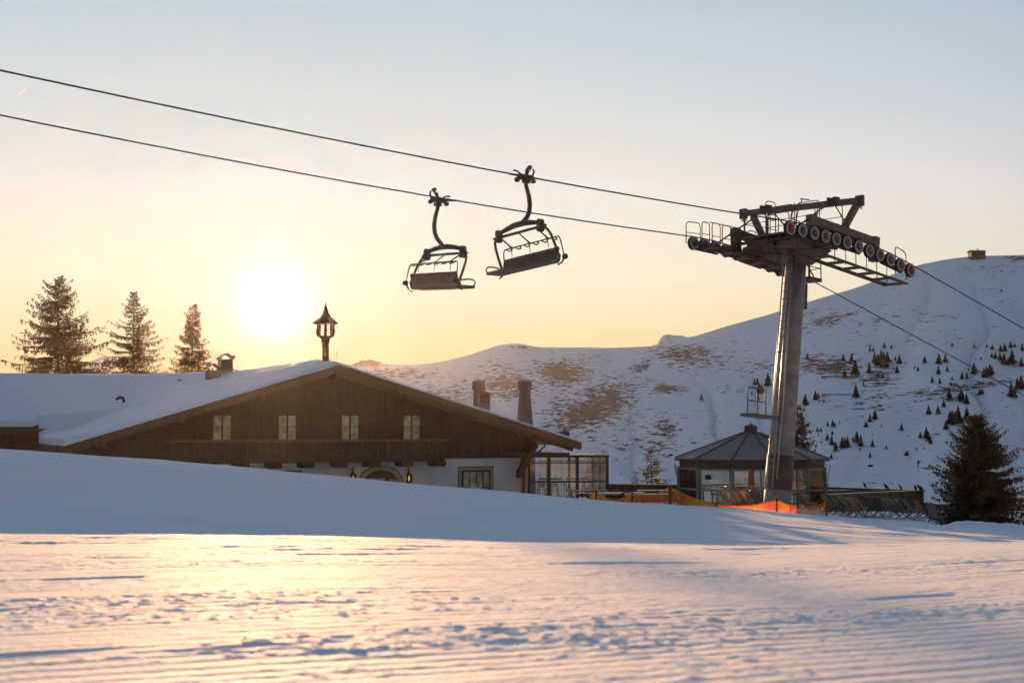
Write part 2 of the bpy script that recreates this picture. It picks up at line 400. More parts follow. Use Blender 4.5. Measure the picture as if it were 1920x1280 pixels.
# a cut track across the lower slope
trk = prof([(1440, 812), (1500, 783), (1560, 770), (1640, 758), (1700, 752), (1800, 738), (1920, 722), (2100, 700)])
de = np.abs(Z2 / Y2 - np.interp(X2 / Y2, trk[0], trk[1])); tk = np.exp(-(de / .0009) ** 2) * (X2 / Y2 > trk[0][0])
Z2 = Z2 + tk * .45; bare = bare * (1 - tk)
def mount_mat():
    m = bpy.data.materials.new('mountain_snow'); m.use_nodes = True; t = m.node_tree; bs = t.nodes['Principled BSDF']
    bs.inputs['Roughness'].default_value = .8; bs.inputs['Specular IOR Level'].default_value = .2
    tcn = t.nodes.new('ShaderNodeTexCoord')
    def nz(st, sc_, det, rg=.5):
        mp = t.nodes.new('ShaderNodeMapping'); mp.inputs['Scale'].default_value = st; t.links.new(tcn.outputs['Object'], mp.inputs[0])
        n = t.nodes.new('ShaderNodeTexNoise'); n.inputs['Scale'].default_value = sc_; n.inputs['Detail'].default_value = det; n.inputs['Roughness'].default_value = rg
        t.links.new(mp.outputs[0], n.inputs['Vector']); return n.outputs['Fac']
    def mt(op, a, b, c=None):
        n = t.nodes.new('ShaderNodeMath'); n.operation = op
        for i, v in enumerate((a, b, c)):
            if v is None: continue
            if isinstance(v, (int, float)): n.inputs[i].default_value = v
            else: t.links.new(v, n.inputs[i])
        return n.outputs[0]
    at = t.nodes.new('ShaderNodeAttribute'); at.attribute_name = 'bare'
    fine = nz((.40, .13, 2.3), 1.0, 3, .6)        # little terraces that follow the contours
    fine2 = nz((1.0, .24, 3.2), 1.0, 3, .6)
    big = nz((.024, .016, .06), 1.0, 4)
    dens = mt('ADD', mt('MULTIPLY', at.outputs['Fac'], .24), mt('MULTIPLY', mt('SUBTRACT', big, .5), .26))
    s = mt('ADD', mt('ADD', mt('MULTIPLY', fine, .7), mt('MULTIPLY', fine2, .3)), dens)
    k = ramp(s, [(.622, (0, 0, 0, 1)), (.665, (1, 1, 1, 1))], t)
    mx = t.nodes.new('ShaderNodeMix'); mx.data_type = 'RGBA'; t.links.new(k, mx.inputs[0])
    mx.inputs[6].default_value = (.80, .82, .86, 1); mx.inputs[7].default_value = (.12, .078, .055, 1)
    t.links.new(mx.outputs[2], bs.inputs['Base Color'])
    bp = t.nodes.new('ShaderNodeBump'); bp.inputs['Strength'].default_value = .7; bp.inputs['Distance'].default_value = .7
    t.links.new(fine, bp.inputs['Height']); t.links.new(bp.outputs[0], bs.inputs['Normal'])
    return m
M_MT = mount_mat()
tag(grid_mesh('mountain', X2, Y2, Z2, M_MT, ('bare', bare)), 'snowy mountainside with brown terraced patches across the valley', None, None, 'structure')
# two farther peaks
def far_peak(profile, D, name, label):
    u_, e_ = prof(profile); uu = np.linspace(u_[0], u_[-1], 90); tt = np.linspace(0, 1, 26)
    T_, U_ = np.meshgrid(tt, uu, indexing='ij'); Yp = D - 90 + T_ * 180
    h = np.interp(U_, u_, e_) * D; e0 = ray(960, 760)[1] * D
    k = 1 - np.abs(T_ * 2 - 1)
    Zp = e0 + (h - e0) * k ** .8 + (fbm(U_ * 160, T_ * 9, 4, 91) - .5) * 8 * np.clip(k * (1 - k) * 4, 0, 1)
    o = grid_mesh(name, U_ * Yp, Yp, Zp, M_MT, ('bare', np.full_like(Yp, .35)))
    return tag(o, label, None, None, 'structure')
far_peak([(60, 760), (130, 700), (165, 688), (178, 673), (190, 668), (208, 664), (222, 668), (240, 690), (300, 720), (380, 760)], 560, 'distant_peak', 'pale rocky peak between the two left spruces')
far_peak([(1120, 760), (1190, 660), (1222, 646), (1232, 636), (1243, 625), (1252, 622), (1266, 625), (1290, 629), (1312, 627), (1360, 650), (1450, 760)], 565, 'distant_peak', 'pale pointed peak just above the mountain ridge')

# ------------------------------------------------------------------ materials
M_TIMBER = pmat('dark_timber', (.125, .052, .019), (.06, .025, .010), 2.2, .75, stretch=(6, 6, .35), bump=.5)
M_TIMBER2 = pmat('weathered_timber', (.22, .11, .05), (.12, .06, .028), 2.5, .8, stretch=(7, 7, .4), bump=.5)
M_PLASTER = pmat('white_plaster', (.70, .68, .64), (.60, .57, .53), 1.4, .9, bump=.3, bscale=30)
M_TRIM = pmat('ochre_trim', (.42, .36, .22), (.36, .30, .19), 3, .85)
M_LINE = pmat('dark_paint', (.05, .045, .03), None, 3, .8)
M_RSNOW = pmat('roof_snow', (.80, .82, .86), (.76, .79, .84), .6, .6, bump=.12, bscale=2.5, spec=.3)
M_PANE = pmat('reflection_toned_pane', (.50, .42, .30), (.20, .16, .12), 2.6, .10, spec=1.0)  # pale and dark reflections painted into the pane colour by noise
M_STONE = pmat('chimney_stone', (.27, .18, .12), (.18, .12, .08), 5, .85, bump=.5)
M_COPPER = pmat('brown_sheet', (.10, .055, .035), (.07, .04, .028), 4, .5, metal=.5)
M_IRON = pmat('wrought_iron', (.03, .026, .022), None, 8, .6, metal=.4)
M_STEEL = pmat('galvanised_steel', (.22, .175, .145), (.13, .10, .08), 6, .5, metal=.75, bump=.2)
M_POLE = pmat('pole_steel', (.36, .32, .29), (.22, .185, .16), 2.4, .55, metal=.35, bump=.35, detail=9)
M_RAIL = pmat('bright_ladder_steel', (.55, .50, .44), (.42, .38, .33), 6, .28, metal=1.0)
M_DARKST = pmat('dark_steel', (.15, .10, .075), (.09, .062, .047), 5, .6, metal=.3, bump=.2)
M_TYRE = pmat('sheave_tyre', (.035, .03, .028), None, 6, .8)
M_RIM = pmat('sheave_rim', (.72, .62, .56), (.55, .46, .42), 9, .6)
M_DISC = pmat('sheave_disc', (.26, .20, .17), (.17, .13, .11), 9, .6)
M_ORANGE = pmat('orange_disc', (.50, .09, .03), (.34, .06, .02), 9, .6)
M_ROPE = pmat('steel_rope', (.055, .045, .04), None, 30, .6, metal=.5)
M_SEAT = pmat('seat_vinyl', (.22, .13, .09), (.16, .10, .07), 4, .7)
M_BARK = pmat('spruce_bark', (.075, .05, .035), (.045, .03, .02), 6, .9, stretch=(1, 1, .3), bump=.6)
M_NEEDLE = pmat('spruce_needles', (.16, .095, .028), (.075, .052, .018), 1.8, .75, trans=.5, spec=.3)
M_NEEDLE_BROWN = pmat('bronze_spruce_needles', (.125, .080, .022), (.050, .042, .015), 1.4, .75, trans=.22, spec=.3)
M_FARTREE = pmat('far_spruce_needles', (.035, .032, .022), (.02, .019, .014), .2, .85, spec=.1)
M_GLASS = glass('pavilion_glass', gl=.05)
M_FRAME = pmat('grey_green_frame', (.17, .20, .18), (.13, .155, .14), 4, .45, metal=.2)
M_BLKFR = pmat('dark_frame', (.06, .048, .04), None, 4, .4, metal=.3)
M_ROOFG = pmat('grey_roof_sheet', (.20, .165, .145), (.15, .12, .105), 1.5, .6)
M_WOOD = pmat('terrace_planks', (.30, .18, .11), (.19, .11, .065), 3, .8, stretch=(8, 8, .5), bump=.5)
M_TABLE = pmat('wet_table_wood', (.22, .17, .12), (.15, .11, .08), 4, .28)
M_BIRD = pmat('black_feathers', (.018, .016, .018), None, 20, .6)
M_NET = None

# ------------------------------------------------------------------ trees
def spruce(h, r, seed, name, loc, label, group, mat, whorls=26, per=7, sprays=13, shape=1.0, gap=.08, leaf=1.0, trunk_from=-.1, cat='tree'):
    rnd = random.Random(seed)
    root = empty(name, loc, label, cat, group)
    tr = MB(); cr = MB()
    lx, ly, lz = loc
    base = Vector(loc)
    lean = Vector((rnd.uniform(-.02, .02), rnd.uniform(-.02, .02), 0))
    ax = lambda t: base + Vector((0, 0, h * t)) + lean * h * t
    tr.tube([ax(trunk_from), ax(.1), ax(.4), ax(.75), ax(1.0)], [h * .022, h * .018, h * .013, h * .006, h * .001], 7)
    for wi in range(whorls):
        t = .05 + .93 * (wi / (whorls - 1)) ** .95 if trunk_from < 0 else .1 + .88 * wi / (whorls - 1)
        env = (1 - t) ** shape * (.80 + .4 * rnd.random())
        if rnd.random() < .15: env *= 1.25
        nb = max(3, int(per * (.55 + .6 * (1 - t))))
        for bi in range(nb):
            if rnd.random() < gap: continue
            an = rnd.uniform(0, 6.283); Lb = r * env * rnd.uniform(.62, 1.12) + .02 * h
            d = Vector((math.cos(an), math.sin(an), 0)); side = Vector((-d.y, d.x, 0))
            s0 = ax(t + rnd.uniform(-.015, .015))
            up0 = .45 * t - .12; pts = []
            for k in range(5):
                q = k / 4; pts.append(s0 + d * Lb * q + Vector((0, 0, Lb * (up0 * q - .42 * q * q * (1 - t) + .28 * q ** 4))))
            if Lb > .12 * r: tr.tube(pts, [h * .0045 * (1 - .8 * q / 4) for q in range(5)], 4, caps=False)
            ns = max(3, int(sprays * (.35 + .65 * Lb / r)))
            for si in range(ns):
                q = .10 + .90 * (si + rnd.random()) / ns; k = min(3, int(q * 4)); fq = q * 4 - k
                p = pts[k].lerp(pts[k + 1], fq)
                sl_ = leaf * h * (.030 + .020 * rnd.random()) * (1.15 - .45 * q) * (.55 + .45 * min(1, (1 - t) * 1.6))
                for sd in (-1, 1):
                    o = side * sd * (sl_ * rnd.uniform(1.0, 2.3)) * (1.15 - .7 * q) + d * sl_ * rnd.uniform(.3, 1.2) + Vector((0, 0, sl_ * rnd.uniform(-.9, .35)))
                    wv_ = Vector((rnd.uniform(-1, 1), rnd.uniform(-1, 1), rnd.uniform(-1, 1))).normalized() * sl_ * .30
                    m_ = p + o * .5
                    cr.poly([p - wv_ * .4, m_ - wv_, p + o, m_ + wv_])
                    if rnd.random() < .75:
                        hg = Vector((rnd.uniform(-.3, .3), rnd.uniform(-.3, .3), -rnd.uniform(.7, 1.5))) * sl_
                        cr.poly([m_ - wv_ * .8, m_ + hg * .5 - wv_ * .5, m_ + hg, m_ + wv_ * .8])
                if si >= ns - 2:
                    e_ = p + d * sl_ * 1.3 + Vector((0, 0, sl_ * .5)); ww = side * sl_ * .3
                    cr.poly([p - ww, e_, p + ww])
    tr.build('trunk', M_BARK, root); cr.build('crown', mat, root)
    return root
def tree_at(px, pytop, pybase, Y, halfw, seed, label, mat=M_NEEDLE, group=None, **k):
    top = P(px, pytop, Y); bz = P(px, pybase, Y).z
    return spruce(top.z - bz, halfw * Y / F, seed, 'spruce_tree', (top.x, Y, bz), label, group, mat, **k)
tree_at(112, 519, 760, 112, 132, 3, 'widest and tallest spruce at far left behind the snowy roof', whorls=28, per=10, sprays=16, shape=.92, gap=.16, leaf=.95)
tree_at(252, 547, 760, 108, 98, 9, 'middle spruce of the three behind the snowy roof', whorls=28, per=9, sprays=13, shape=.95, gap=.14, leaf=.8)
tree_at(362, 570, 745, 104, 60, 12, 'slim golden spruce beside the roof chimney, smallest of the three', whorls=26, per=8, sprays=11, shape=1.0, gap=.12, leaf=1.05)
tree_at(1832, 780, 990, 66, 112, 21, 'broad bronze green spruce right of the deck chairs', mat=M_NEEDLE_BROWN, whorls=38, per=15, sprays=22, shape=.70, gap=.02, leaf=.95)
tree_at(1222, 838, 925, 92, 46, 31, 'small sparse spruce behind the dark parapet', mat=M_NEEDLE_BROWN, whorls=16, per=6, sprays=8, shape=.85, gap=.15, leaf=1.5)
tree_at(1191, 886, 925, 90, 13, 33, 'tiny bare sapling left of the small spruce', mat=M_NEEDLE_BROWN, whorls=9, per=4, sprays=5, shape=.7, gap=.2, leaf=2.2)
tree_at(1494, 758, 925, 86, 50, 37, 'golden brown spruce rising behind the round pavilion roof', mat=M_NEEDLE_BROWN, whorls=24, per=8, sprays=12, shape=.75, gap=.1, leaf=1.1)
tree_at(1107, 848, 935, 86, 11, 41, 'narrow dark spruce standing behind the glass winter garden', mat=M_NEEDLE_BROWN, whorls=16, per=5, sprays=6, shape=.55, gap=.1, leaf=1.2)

# far spruces on the mountainside: one per tree seen in the photograph
def far_proto(seed):
    rnd = random.Random(seed); b = MB(); n = 11; lay = 10
    for k in range(lay):
        z0 = .04 + .90 * k / lay; z1 = z0 + .26 * (1 - .5 * k / lay); r0 = .27 * (1 - k / lay) ** .85 * rnd.uniform(.85, 1.15) + .02
        c = b.pt((rnd.uniform(-.01, .01), 0, min(z1, 1.0))); off = rnd.random()
        ring = []
        for j in range(2 * n):
            an = 3.14159 * (j + off) / n; rr = r0 * (rnd.uniform(.8, 1.25) if j % 2 else rnd.uniform(.35, .6))
            ring.append(b.pt((rr * math.cos(an), rr * math.sin(an), z0 + (rnd.uniform(-.05, .02) if j % 2 else .03))))
        for j in range(2 * n): b.face((ring[j], ring[(j + 1) % (2 * n)], c))
    b.tube([(0, 0, -.12), (0, 0, .3)], .02, 5)
    ob = b.build('spruce_tree', M_FARTREE); return ob
protos = [far_proto(s) for s in (1, 2, 3, 4)]
used = [False] * 4
z6 = [(135,935,55),(405,950,60),(468,960,75),(495,1060,130),(415,1075,70),(605,875,40),(630,875,40),(712,850,45),(765,855,40),(640,960,80),(665,980,90),(690,960,100),(710,1000,130),(735,960,90),(600,1040,90),(825,970,75),(795,945,40),(808,1040,60),(1015,965,60),(1122,970,85),(1170,958,65),(1118,1045,65),(1185,1025,45),(965,1025,40),(942,1005,26),(1222,838,30),(1185,812,12),(1388,802,12),(1386,850,30),(1480,845,30),(1522,860,42),(1470,882,20),(1397,940,16),(1437,938,28),(1585,878,60),(1615,875,65),(1660,850,55),(1690,845,35),(1545,930,55),(1520,920,40),(1580,945,70),(1610,975,90),(1640,980,60),(1672,975,115),(1748,870,60),(1740,990,75),(1385,1050,95),(1345,1020,22),(1460,1070,75),(1480,1070,90),(1505,1060,95),(1520,1040,60),(1295,1085,65),(1330,1085,60),(1072,1110,50),(1128,1118,45),(1222,1090,30),(1212,1130,35),(1665,1220,110),(1690,1225,80),(1710,1160,90),(1740,1160,110),(500,1225,105),(1200,1245,95),(1290,1250,100),(1330,1270,80),(1430,1205,55),(1447,1200,50),(120,1265,75),(195,1240,70),(665,1070,35),(700,1070,35),(555,1130,30),(250,1250,22),(1590,428,24)]
z7 = [(600,285,80),(560,305,70),(528,345,55),(813,370,60),(1012,440,100),(1030,460,80),(1046,480,60),(962,430,50),(860,575,50),(845,572,34),(222,335,40),(262,340,60),(280,345,40),(140,385,45),(167,380,35),(147,415,20),(170,475,22),(220,450,60),(255,490,80),(258,405,40),(285,540,85),(338,515,95),(360,510,90),(382,505,90),(455,470,100),(487,500,100),(425,450,35),(580,505,60),(560,590,50),(690,518,30),(1200,320,110),(1218,325,120),(1238,325,110),(1265,310,140),(1335,290,110),(1168,365,80),(1295,315,60),(1402,330,100),(1385,360,90),(1030,245,85),(1105,240,75),(1150,185,60),(250,600,50),(947,640,35),(945,668,20),(652,342,20),(500,265,22),(480,530,22),(580,410,16),(860,415,14),(932,525,20),(993,520,20),(886,595,12),(1070,620,14),(1143,600,16),(1605,588,12),(1598,515,14),(455,600,14),(303,595,16),(758,575,10),(316,310,22)]
z5 = [(268,395,48),(98,424,10),(622,290,48),(640,290,50),(652,350,75),(668,350,70),(645,395,50),(710,300,95),(602,355,22),(975,120,42),(932,82,14),(960,425,72),(952,460,24),(1028,378,52),(1045,378,40),(925,440,24),(1052,404,20),(1085,408,20),(660,190,10)]
allp = [(1480 + a / 4, 440 + b / 4, c / 4) for a, b, c in z6] + [(1500 + a / 4.267, 720 + b / 4.267, c / 4.267) for a, b, c in z7] + [(1240 + a / 3.556, 640 + b / 3.556, c / 3.556) for a, b, c in z5]
rn = random.Random(5)
for px, pyb, hp in allp:
    p = mount_hit(px, pyb); i = rn.randrange(4)
    if used[i]:
        o = protos[i].copy(); C.objects.link(o)
    else: o = protos[i]; used[i] = True
    h = hp * p.y / F
    o.location = p; o.scale = (h * rn.uniform(.9, 1.35) if hp > 9 else h * 1.6, h * 1.1, h); o.rotation_euler = (0, 0, rn.uniform(0, 6.28))
    big = 'tall dark' if hp > 19 else ('mid sized dark' if hp > 11 else 'tiny dark')
    if px > 1840 and pyb < 720: wh = 'on the upper slope near the right frame edge'
    elif px > 1860: wh = 'beside the track near the right frame edge'
    elif px > 1720 and pyb < 745: wh = 'below the cable, right of the brown thicket'
    elif px > 1755: wh = 'in the clump above the broad bronze spruce'
    elif px > 1690: wh = 'on the open snow left of the broad bronze spruce'
    elif px > 1600 and pyb < 716: wh = 'in the thicket above the two snow fences'
    elif px > 1600: wh = 'on the snow right of the pavilion, over the plank bar'
    elif px > 1525 and pyb < 775: wh = 'around the two snow fences'
    elif px > 1525: wh = 'on the snow just right of the pavilion roof'
    elif px > 1470: wh = 'just right of the steel lift pole'
    elif px > 1390: wh = 'behind the small platform left of the lift pole'
    else: wh = 'alone on the open snow left of the lift pole'
    tag(o, big + ' far spruce ' + wh, 'tree', 'far spruces scattered on the snowy mountainside')

# snow fences on the mountainside
for k, (x0, x1, yy, lab) in enumerate([(1541, 1619, 710, 'upper low wooden snow fence on the mountainside'), (1542, 1626, 744, 'lower low wooden snow fence on the mountainside')]):
    a = mount_hit(x0, yy); b_ = mount_hit(x1, yy); b_.y = a.y; b_.x = ray(x1, yy)[0] * a.y; b_.z = a.z
    rt = empty('snow_fence', a, lab, 'fence', 'snow fences on the far slope')
    m = MB(); s = MB(); n = 16
    for i in range(n + 1):
        q = a.lerp(b_, i / n); m.beam(q + Vector((0, 0, -2)), q + Vector((0, 0, .75)), .18, .18)
    for z in (.12, .32, .52): s.beam(a + Vector((0, -.13, z)), b_ + Vector((0, -.13, z)), .05, .13)
    m.build('posts', M_DARKST, rt); s.build('rails', M_TIMBER2, rt)
# hut on the ridge
hp = P(1831, 483, RD - 3); hw = 13.2 * RD / F
rt = empty('mountain_hut', hp, 'small grey hut alone on top of the mountain ridge', 'hut')
HT = Matrix.Translation(hp) @ Matrix.Diagonal((.5, .5, .5, 1)); hw *= 2
m = MB(HT); m.box(-hw, hw, -4, 3, -2, 3.4); m.build('wall', pmat('hut_wall', (.14, .11, .09), (.09, .07, .06), .8, .9), rt)
m = MB(HT); m.prism([(-hw - .6, -4.8, 3.3), (-hw - .6, -.5, 4.7), (-hw - .6, 3.8, 3.3), (-hw - .6, -.5, 4.4)], (2 * hw + 1.2, 0, 0)); m.build('roof', pmat('hut_roof', (.2, .19, .18), None, 1, .8), rt)
m = MB(HT); m.box(-2.9, -1.1, -4.06, -3.9, -.3, 2.3); m.build('door', M_LINE, rt)
m = MB(HT); m.box(.5, 1.1, -.3, .3, 4.5, 5.7); m.build('chimney', M_STONE, rt)

# ------------------------------------------------------------------ chalet
TH = R(25); EX = Vector((math.cos(TH), math.sin(TH), 0)); EY = Vector((-math.sin(TH), math.cos(TH), 0))
A = P(635, 684, 74.0)
def W(lx, ly, lz): return Vector((A.x, A.y, 0)) + EX * lx + EY * ly + Vector((0, 0, lz))
def fac(px, py, ly=1.2):
    q = onp(px, py, W(0, ly, 0), EX); d = q - Vector((A.x, A.y, 0)); return d.dot(EX), q.z
CT = Matrix(((EX.x, EY.x, 0, A.x), (EX.y, EY.y, 0, A.y), (0, 0, 1, 0), (0, 0, 0, 1)))
lxL, zL = fac(112, 838, 0); lxR, zR = fac(1088, 829, 0); AZ = A.z
sL = (AZ - zL) / -lxL; sR = (AZ - zR) / lxR
def zr(lx): return AZ - (sR * lx if lx > 0 else -sL * lx)
BZ = -4.4; LEN = 23.0
chal = empty('chalet', W(0, 0, BZ), 'long dark timber chalet with snow laden roof and white ground floor', 'chalet')
lxr, _ = fac(979, 880); lxl = -12.2; zp = fac(900, 858.5)[1]
m = MB(CT)   # upper timber storey
T_ = .3
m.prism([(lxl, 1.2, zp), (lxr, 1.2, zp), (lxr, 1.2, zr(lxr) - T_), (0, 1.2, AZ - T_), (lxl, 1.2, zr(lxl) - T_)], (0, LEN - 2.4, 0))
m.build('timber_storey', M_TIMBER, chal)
m = MB(CT)
k = lxl
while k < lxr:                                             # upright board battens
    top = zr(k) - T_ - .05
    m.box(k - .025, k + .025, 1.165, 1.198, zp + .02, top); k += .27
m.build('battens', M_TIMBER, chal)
m = MB(CT); m.box(lxl + .05, lxr - .06, 1.32, LEN - 1.3, BZ, zp - .003); m.build('plaster_storey', M_PLASTER, chal)
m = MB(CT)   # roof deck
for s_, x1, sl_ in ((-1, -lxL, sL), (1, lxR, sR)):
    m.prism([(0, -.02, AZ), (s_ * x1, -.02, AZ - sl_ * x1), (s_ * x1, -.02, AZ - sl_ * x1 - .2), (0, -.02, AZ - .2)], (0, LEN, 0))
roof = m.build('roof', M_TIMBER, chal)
m = MB(CT)   # barge boards, two stepped boards each side, plus rafters tails
for s_, x1, sl_ in ((-1, -lxL, sL), (1, lxR, sR)):
    for (y0, y1, a, b) in ((-.10, -.025, .04, .26), (-.05, .10, .265, .42), (.9, 1.16, .24, .5)):
        m.prism([(0, y0, AZ - a), (s_ * (x1 + .06 - y0 * 0), y0, AZ - sl_ * x1 - a), (s_ * (x1 + .02), y0, AZ - sl_ * x1 - b), (0, y0, AZ - b)], (0, y1 - y0, 0))
for lx in (-11.9, -8, -4, 0, 4, 8, 11.0):
    m.box(lx - .13, lx + .13, .02, 1.2, zr(lx) - .62, zr(lx) - .30)
m.build('barge_boards', M_TIMBER2, chal)
# roof snow: one smooth blanket over main roof and side wing
WR, WY, WS = 2.62, 18.0, .345
gx = np.arange(-44, lxR + .2, .3); gy = np.arange(-.12, 34, .3)
GY, GX = np.meshgrid(gy, gx, indexing='ij')
def roof_h(X, Y):
    mn = np.where(X > 0, AZ - sR * X, AZ + sL * X); mn = np.where((Y > LEN + .2) | (X < lxL - .1), -9, mn)
    wg = np.where((X < -1) & (Y > 9.9), WR - WS * np.abs(Y - WY), -9)
    k = .9; h = np.maximum(mn, wg) + np.where((mn > -8) & (wg > -8), np.exp(-np.abs(mn - wg) / k) * .35, 0)
    return h
def roof_t(X, Y):
    inm = (X > lxL - .1) & (Y < LEN + .2)
    e1 = np.where(inm, Y + .12, 99.); e2 = np.where(X < lxL - .1, Y - 9.9, 99.); e3 = lxR + .15 - X
    e4 = np.where(Y < 9.9, X - lxL + .1, 99)
    ed = np.minimum(np.minimum(e1, e2), np.minimum(e3, e4))
    th = .07 + .10 * fbm(X * .9, Y * .9, 3, 11) * sstep(-.1, .3, ed) + .14 * sstep(0, 1.0, ed) + .22 * sstep(.8, 5, ed)
    th = np.where(X > 1, np.minimum(th, .17), th)
    th = np.where(X > -2, th, th + .2 * np.exp(-((X + 13.4) / .8) ** 2) * (Y < 9.9))
    th = np.where((e2 < 50), th + .2 * np.exp(-((e2) / .6) ** 2), th)
    return th + .10 * (fbm(X * .3, Y * .3, 3, 7) - .5) * sstep(0, 2, ed)
H = roof_h(GX, GY); ok = H > -8; TT = np.where(ok, H + roof_t(GX, GY), 0)
m = MB(CT); idx = {}
r_, c_ = GX.shape
def vid(i, j, top=True):
    kk = (i, j, top)
    if kk not in idx:
        jx = .05 * math.sin(i * 1.7 + j) if top else 0
        idx[kk] = m.pt((GX[i, j], GY[i, j], TT[i, j] if top else H[i, j] + .002))
    return idx[kk]
cell = lambda i, j: 0 <= i < r_ - 1 and 0 <= j < c_ - 1 and ok[i, j] and ok[i + 1, j] and ok[i, j + 1] and ok[i + 1, j + 1]
for i in range(r_ - 1):
    for j in range(c_ - 1):
        if not cell(i, j): continue
        m.face((vid(i, j), vid(i, j + 1), vid(i + 1, j + 1), vid(i + 1, j)), True)
        for (di, dj, a, b) in ((-1, 0, (i, j), (i, j + 1)), (1, 0, (i + 1, j + 1), (i + 1, j)), (0, -1, (i + 1, j), (i, j)), (0, 1, (i, j + 1), (i + 1, j + 1))):
            if not cell(i + di, j + dj): m.face((vid(*b), vid(*a), vid(*a, False), vid(*b, False)), False)
m.build('roof_snow', M_RSNOW, chal)
# side wing under its roof
m = MB(CT)
wz = lambda y: WR - WS * abs(y - WY)
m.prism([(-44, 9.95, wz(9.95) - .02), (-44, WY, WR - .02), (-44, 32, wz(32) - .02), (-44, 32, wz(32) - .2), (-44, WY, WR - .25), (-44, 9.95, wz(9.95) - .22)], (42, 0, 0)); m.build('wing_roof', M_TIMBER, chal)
m = MB(CT); m.box(-43, -12.3, 11.3, 30, BZ, wz(11.3) - .22); m.build('wing_wall', M_TIMBER2, chal)
m = MB(CT); m.box(-44, -13.0, 9.86, 9.945, wz(9.95) - .32, wz(9.95) - .04)
for k in range(20): m.box(-43.5 + k * 1.5, -43.35 + k * 1.5, 9.96, 11.3, wz(9.95) - .36, wz(9.95) - .23)
m.build('wing_eave_board', M_TIMBER2, chal)
m = MB(CT); m.box(-15.6, -15.35, 10.2, 11.28, -.75, -.55); m.box(-15.6, -15.4, 11.1, 11.28, -1.6, -.5); m.build('wing_bracket', M_TIMBER2, chal)
# main eave gutter side
m = MB(CT); m.box(lxL - .16, lxL - .02, -.0, 10, zL - .26, zL - .03); m.build('eave_board', M_TIMBER, chal)
# balcony
bl, _ = fac(316, 850, .1); br, zt = fac(836, 822.5, .1); zb = fac(800, 865, .1)[1]
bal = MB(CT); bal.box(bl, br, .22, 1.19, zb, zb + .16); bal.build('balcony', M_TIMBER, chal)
bal_o = [o for o in C.objects if o.name.startswith('balcony')][0]
m = MB(CT); m.box(bl - .12, br + .25, .08, .24, zt - .12, zt); m.build('handrail', M_TIMBER2, bal_o)
m = MB(CT); k = bl + .05
while k < br - .05:
    m.box(k, k + .17, .135, .20, zb + .165, zt - .123); k += .19
m.build('balustrade_boards', M_TIMBER, bal_o)
for k in range(9):
    cx, _ = fac(821 - k * 61.5, 868, .6)
    m = MB(CT); z0 = zb - .27
    m.prism([(cx - .33, .18, zb - .002), (cx - .33, .18, z0 + .08), (cx - .27, .18, z0), (cx + .27, .18, z0), (cx + .33, .18, z0 + .08), (cx + .33, .18, zb - .002)], (0, 1.12, 0))
    m.build('balcony_bracket', M_TIMBER, chal)
# upper windows
def window(px0, px1, py0, py1, ly=1.2, hbar=.42):
    a, z1 = fac(px0, py0, ly); b, z0 = fac(px1, py1, ly)
    m = MB(CT); f = .065
    m.box(a - f, b + f, ly - .10, ly - .04, z1, z1 + f); m.box(a - f, b + f, ly - .10, ly - .04, z0 - f, z0)
    m.box(a - f, a, ly - .10, ly - .04, z0, z1); m.box(b, b + f, ly - .10, ly - .04, z0, z1)
    c = (a + b) / 2; m.box(c - .045, c + .045, ly - .095, ly - .045, z0, z1)
    zz = z1 - (z1 - z0) * hbar
    for (x0, x1) in ((a, c - .045), (c + .045, b)): m.box(x0, x1, ly - .09, ly - .05, zz - .016, zz + .016)
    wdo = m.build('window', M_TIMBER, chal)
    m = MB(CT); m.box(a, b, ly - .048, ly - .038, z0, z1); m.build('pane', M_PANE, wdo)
for q in ((400, 432), (522, 554), (640, 671), (756, 786)): window(q[0], q[1], 779, 829)
# portal
def arch(cx, z0, hw, ht, n=20): return [(cx - hw, z0)] + [(cx - hw * math.cos(math.pi * i / n), z0 + ht * (.45 + .55 * math.sin(math.pi * i / n) ** .8)) for i in range(n + 1)] + [(cx + hw, z0)]
PL_ = 1.32
def flat(poly, y0, y1, name, mat, par):
    m = MB(CT); m.prism([(x, y0, z) for x, z in poly][::-1], (0, y1 - y0, 0)); return m.build(name, mat, par)
cxp, zt_ = fac(714, 872, PL_); hwp = fac(756, 872, PL_)[0] - cxp; zd = -4.1
ht = zt_ - zd
flat(arch(cxp, zd, hwp, ht), PL_ - .02, PL_ - .001, 'portal_line', M_LINE, chal)
flat(arch(cxp, zd, hwp - .05, ht - .05), PL_ - .032, PL_ - .022, 'portal_trim', M_TRIM, chal)
dr = flat(arch(cxp, zd, hwp - .26, ht - .26), PL_ - .07, PL_ - .034, 'door', M_TIMBER, chal)
m = MB(CT)
for (a_, b_, c_, d_) in ((fac(695, 0, PL_)[0], fac(725, 0, PL_)[0], zd + .2, fac(700, 896, PL_)[1]), (cxp - hwp + .36, fac(690, 0, PL_)[0] - .06, zd + .2, zt_ - .75), (fac(733, 0, PL_)[0], cxp + hwp - .36, zd + .2, zt_ - .75)):
    m.box(a_, b_, PL_ - .085, PL_ - .072, c_, d_)
m.build('door_pane', M_PANE, dr)
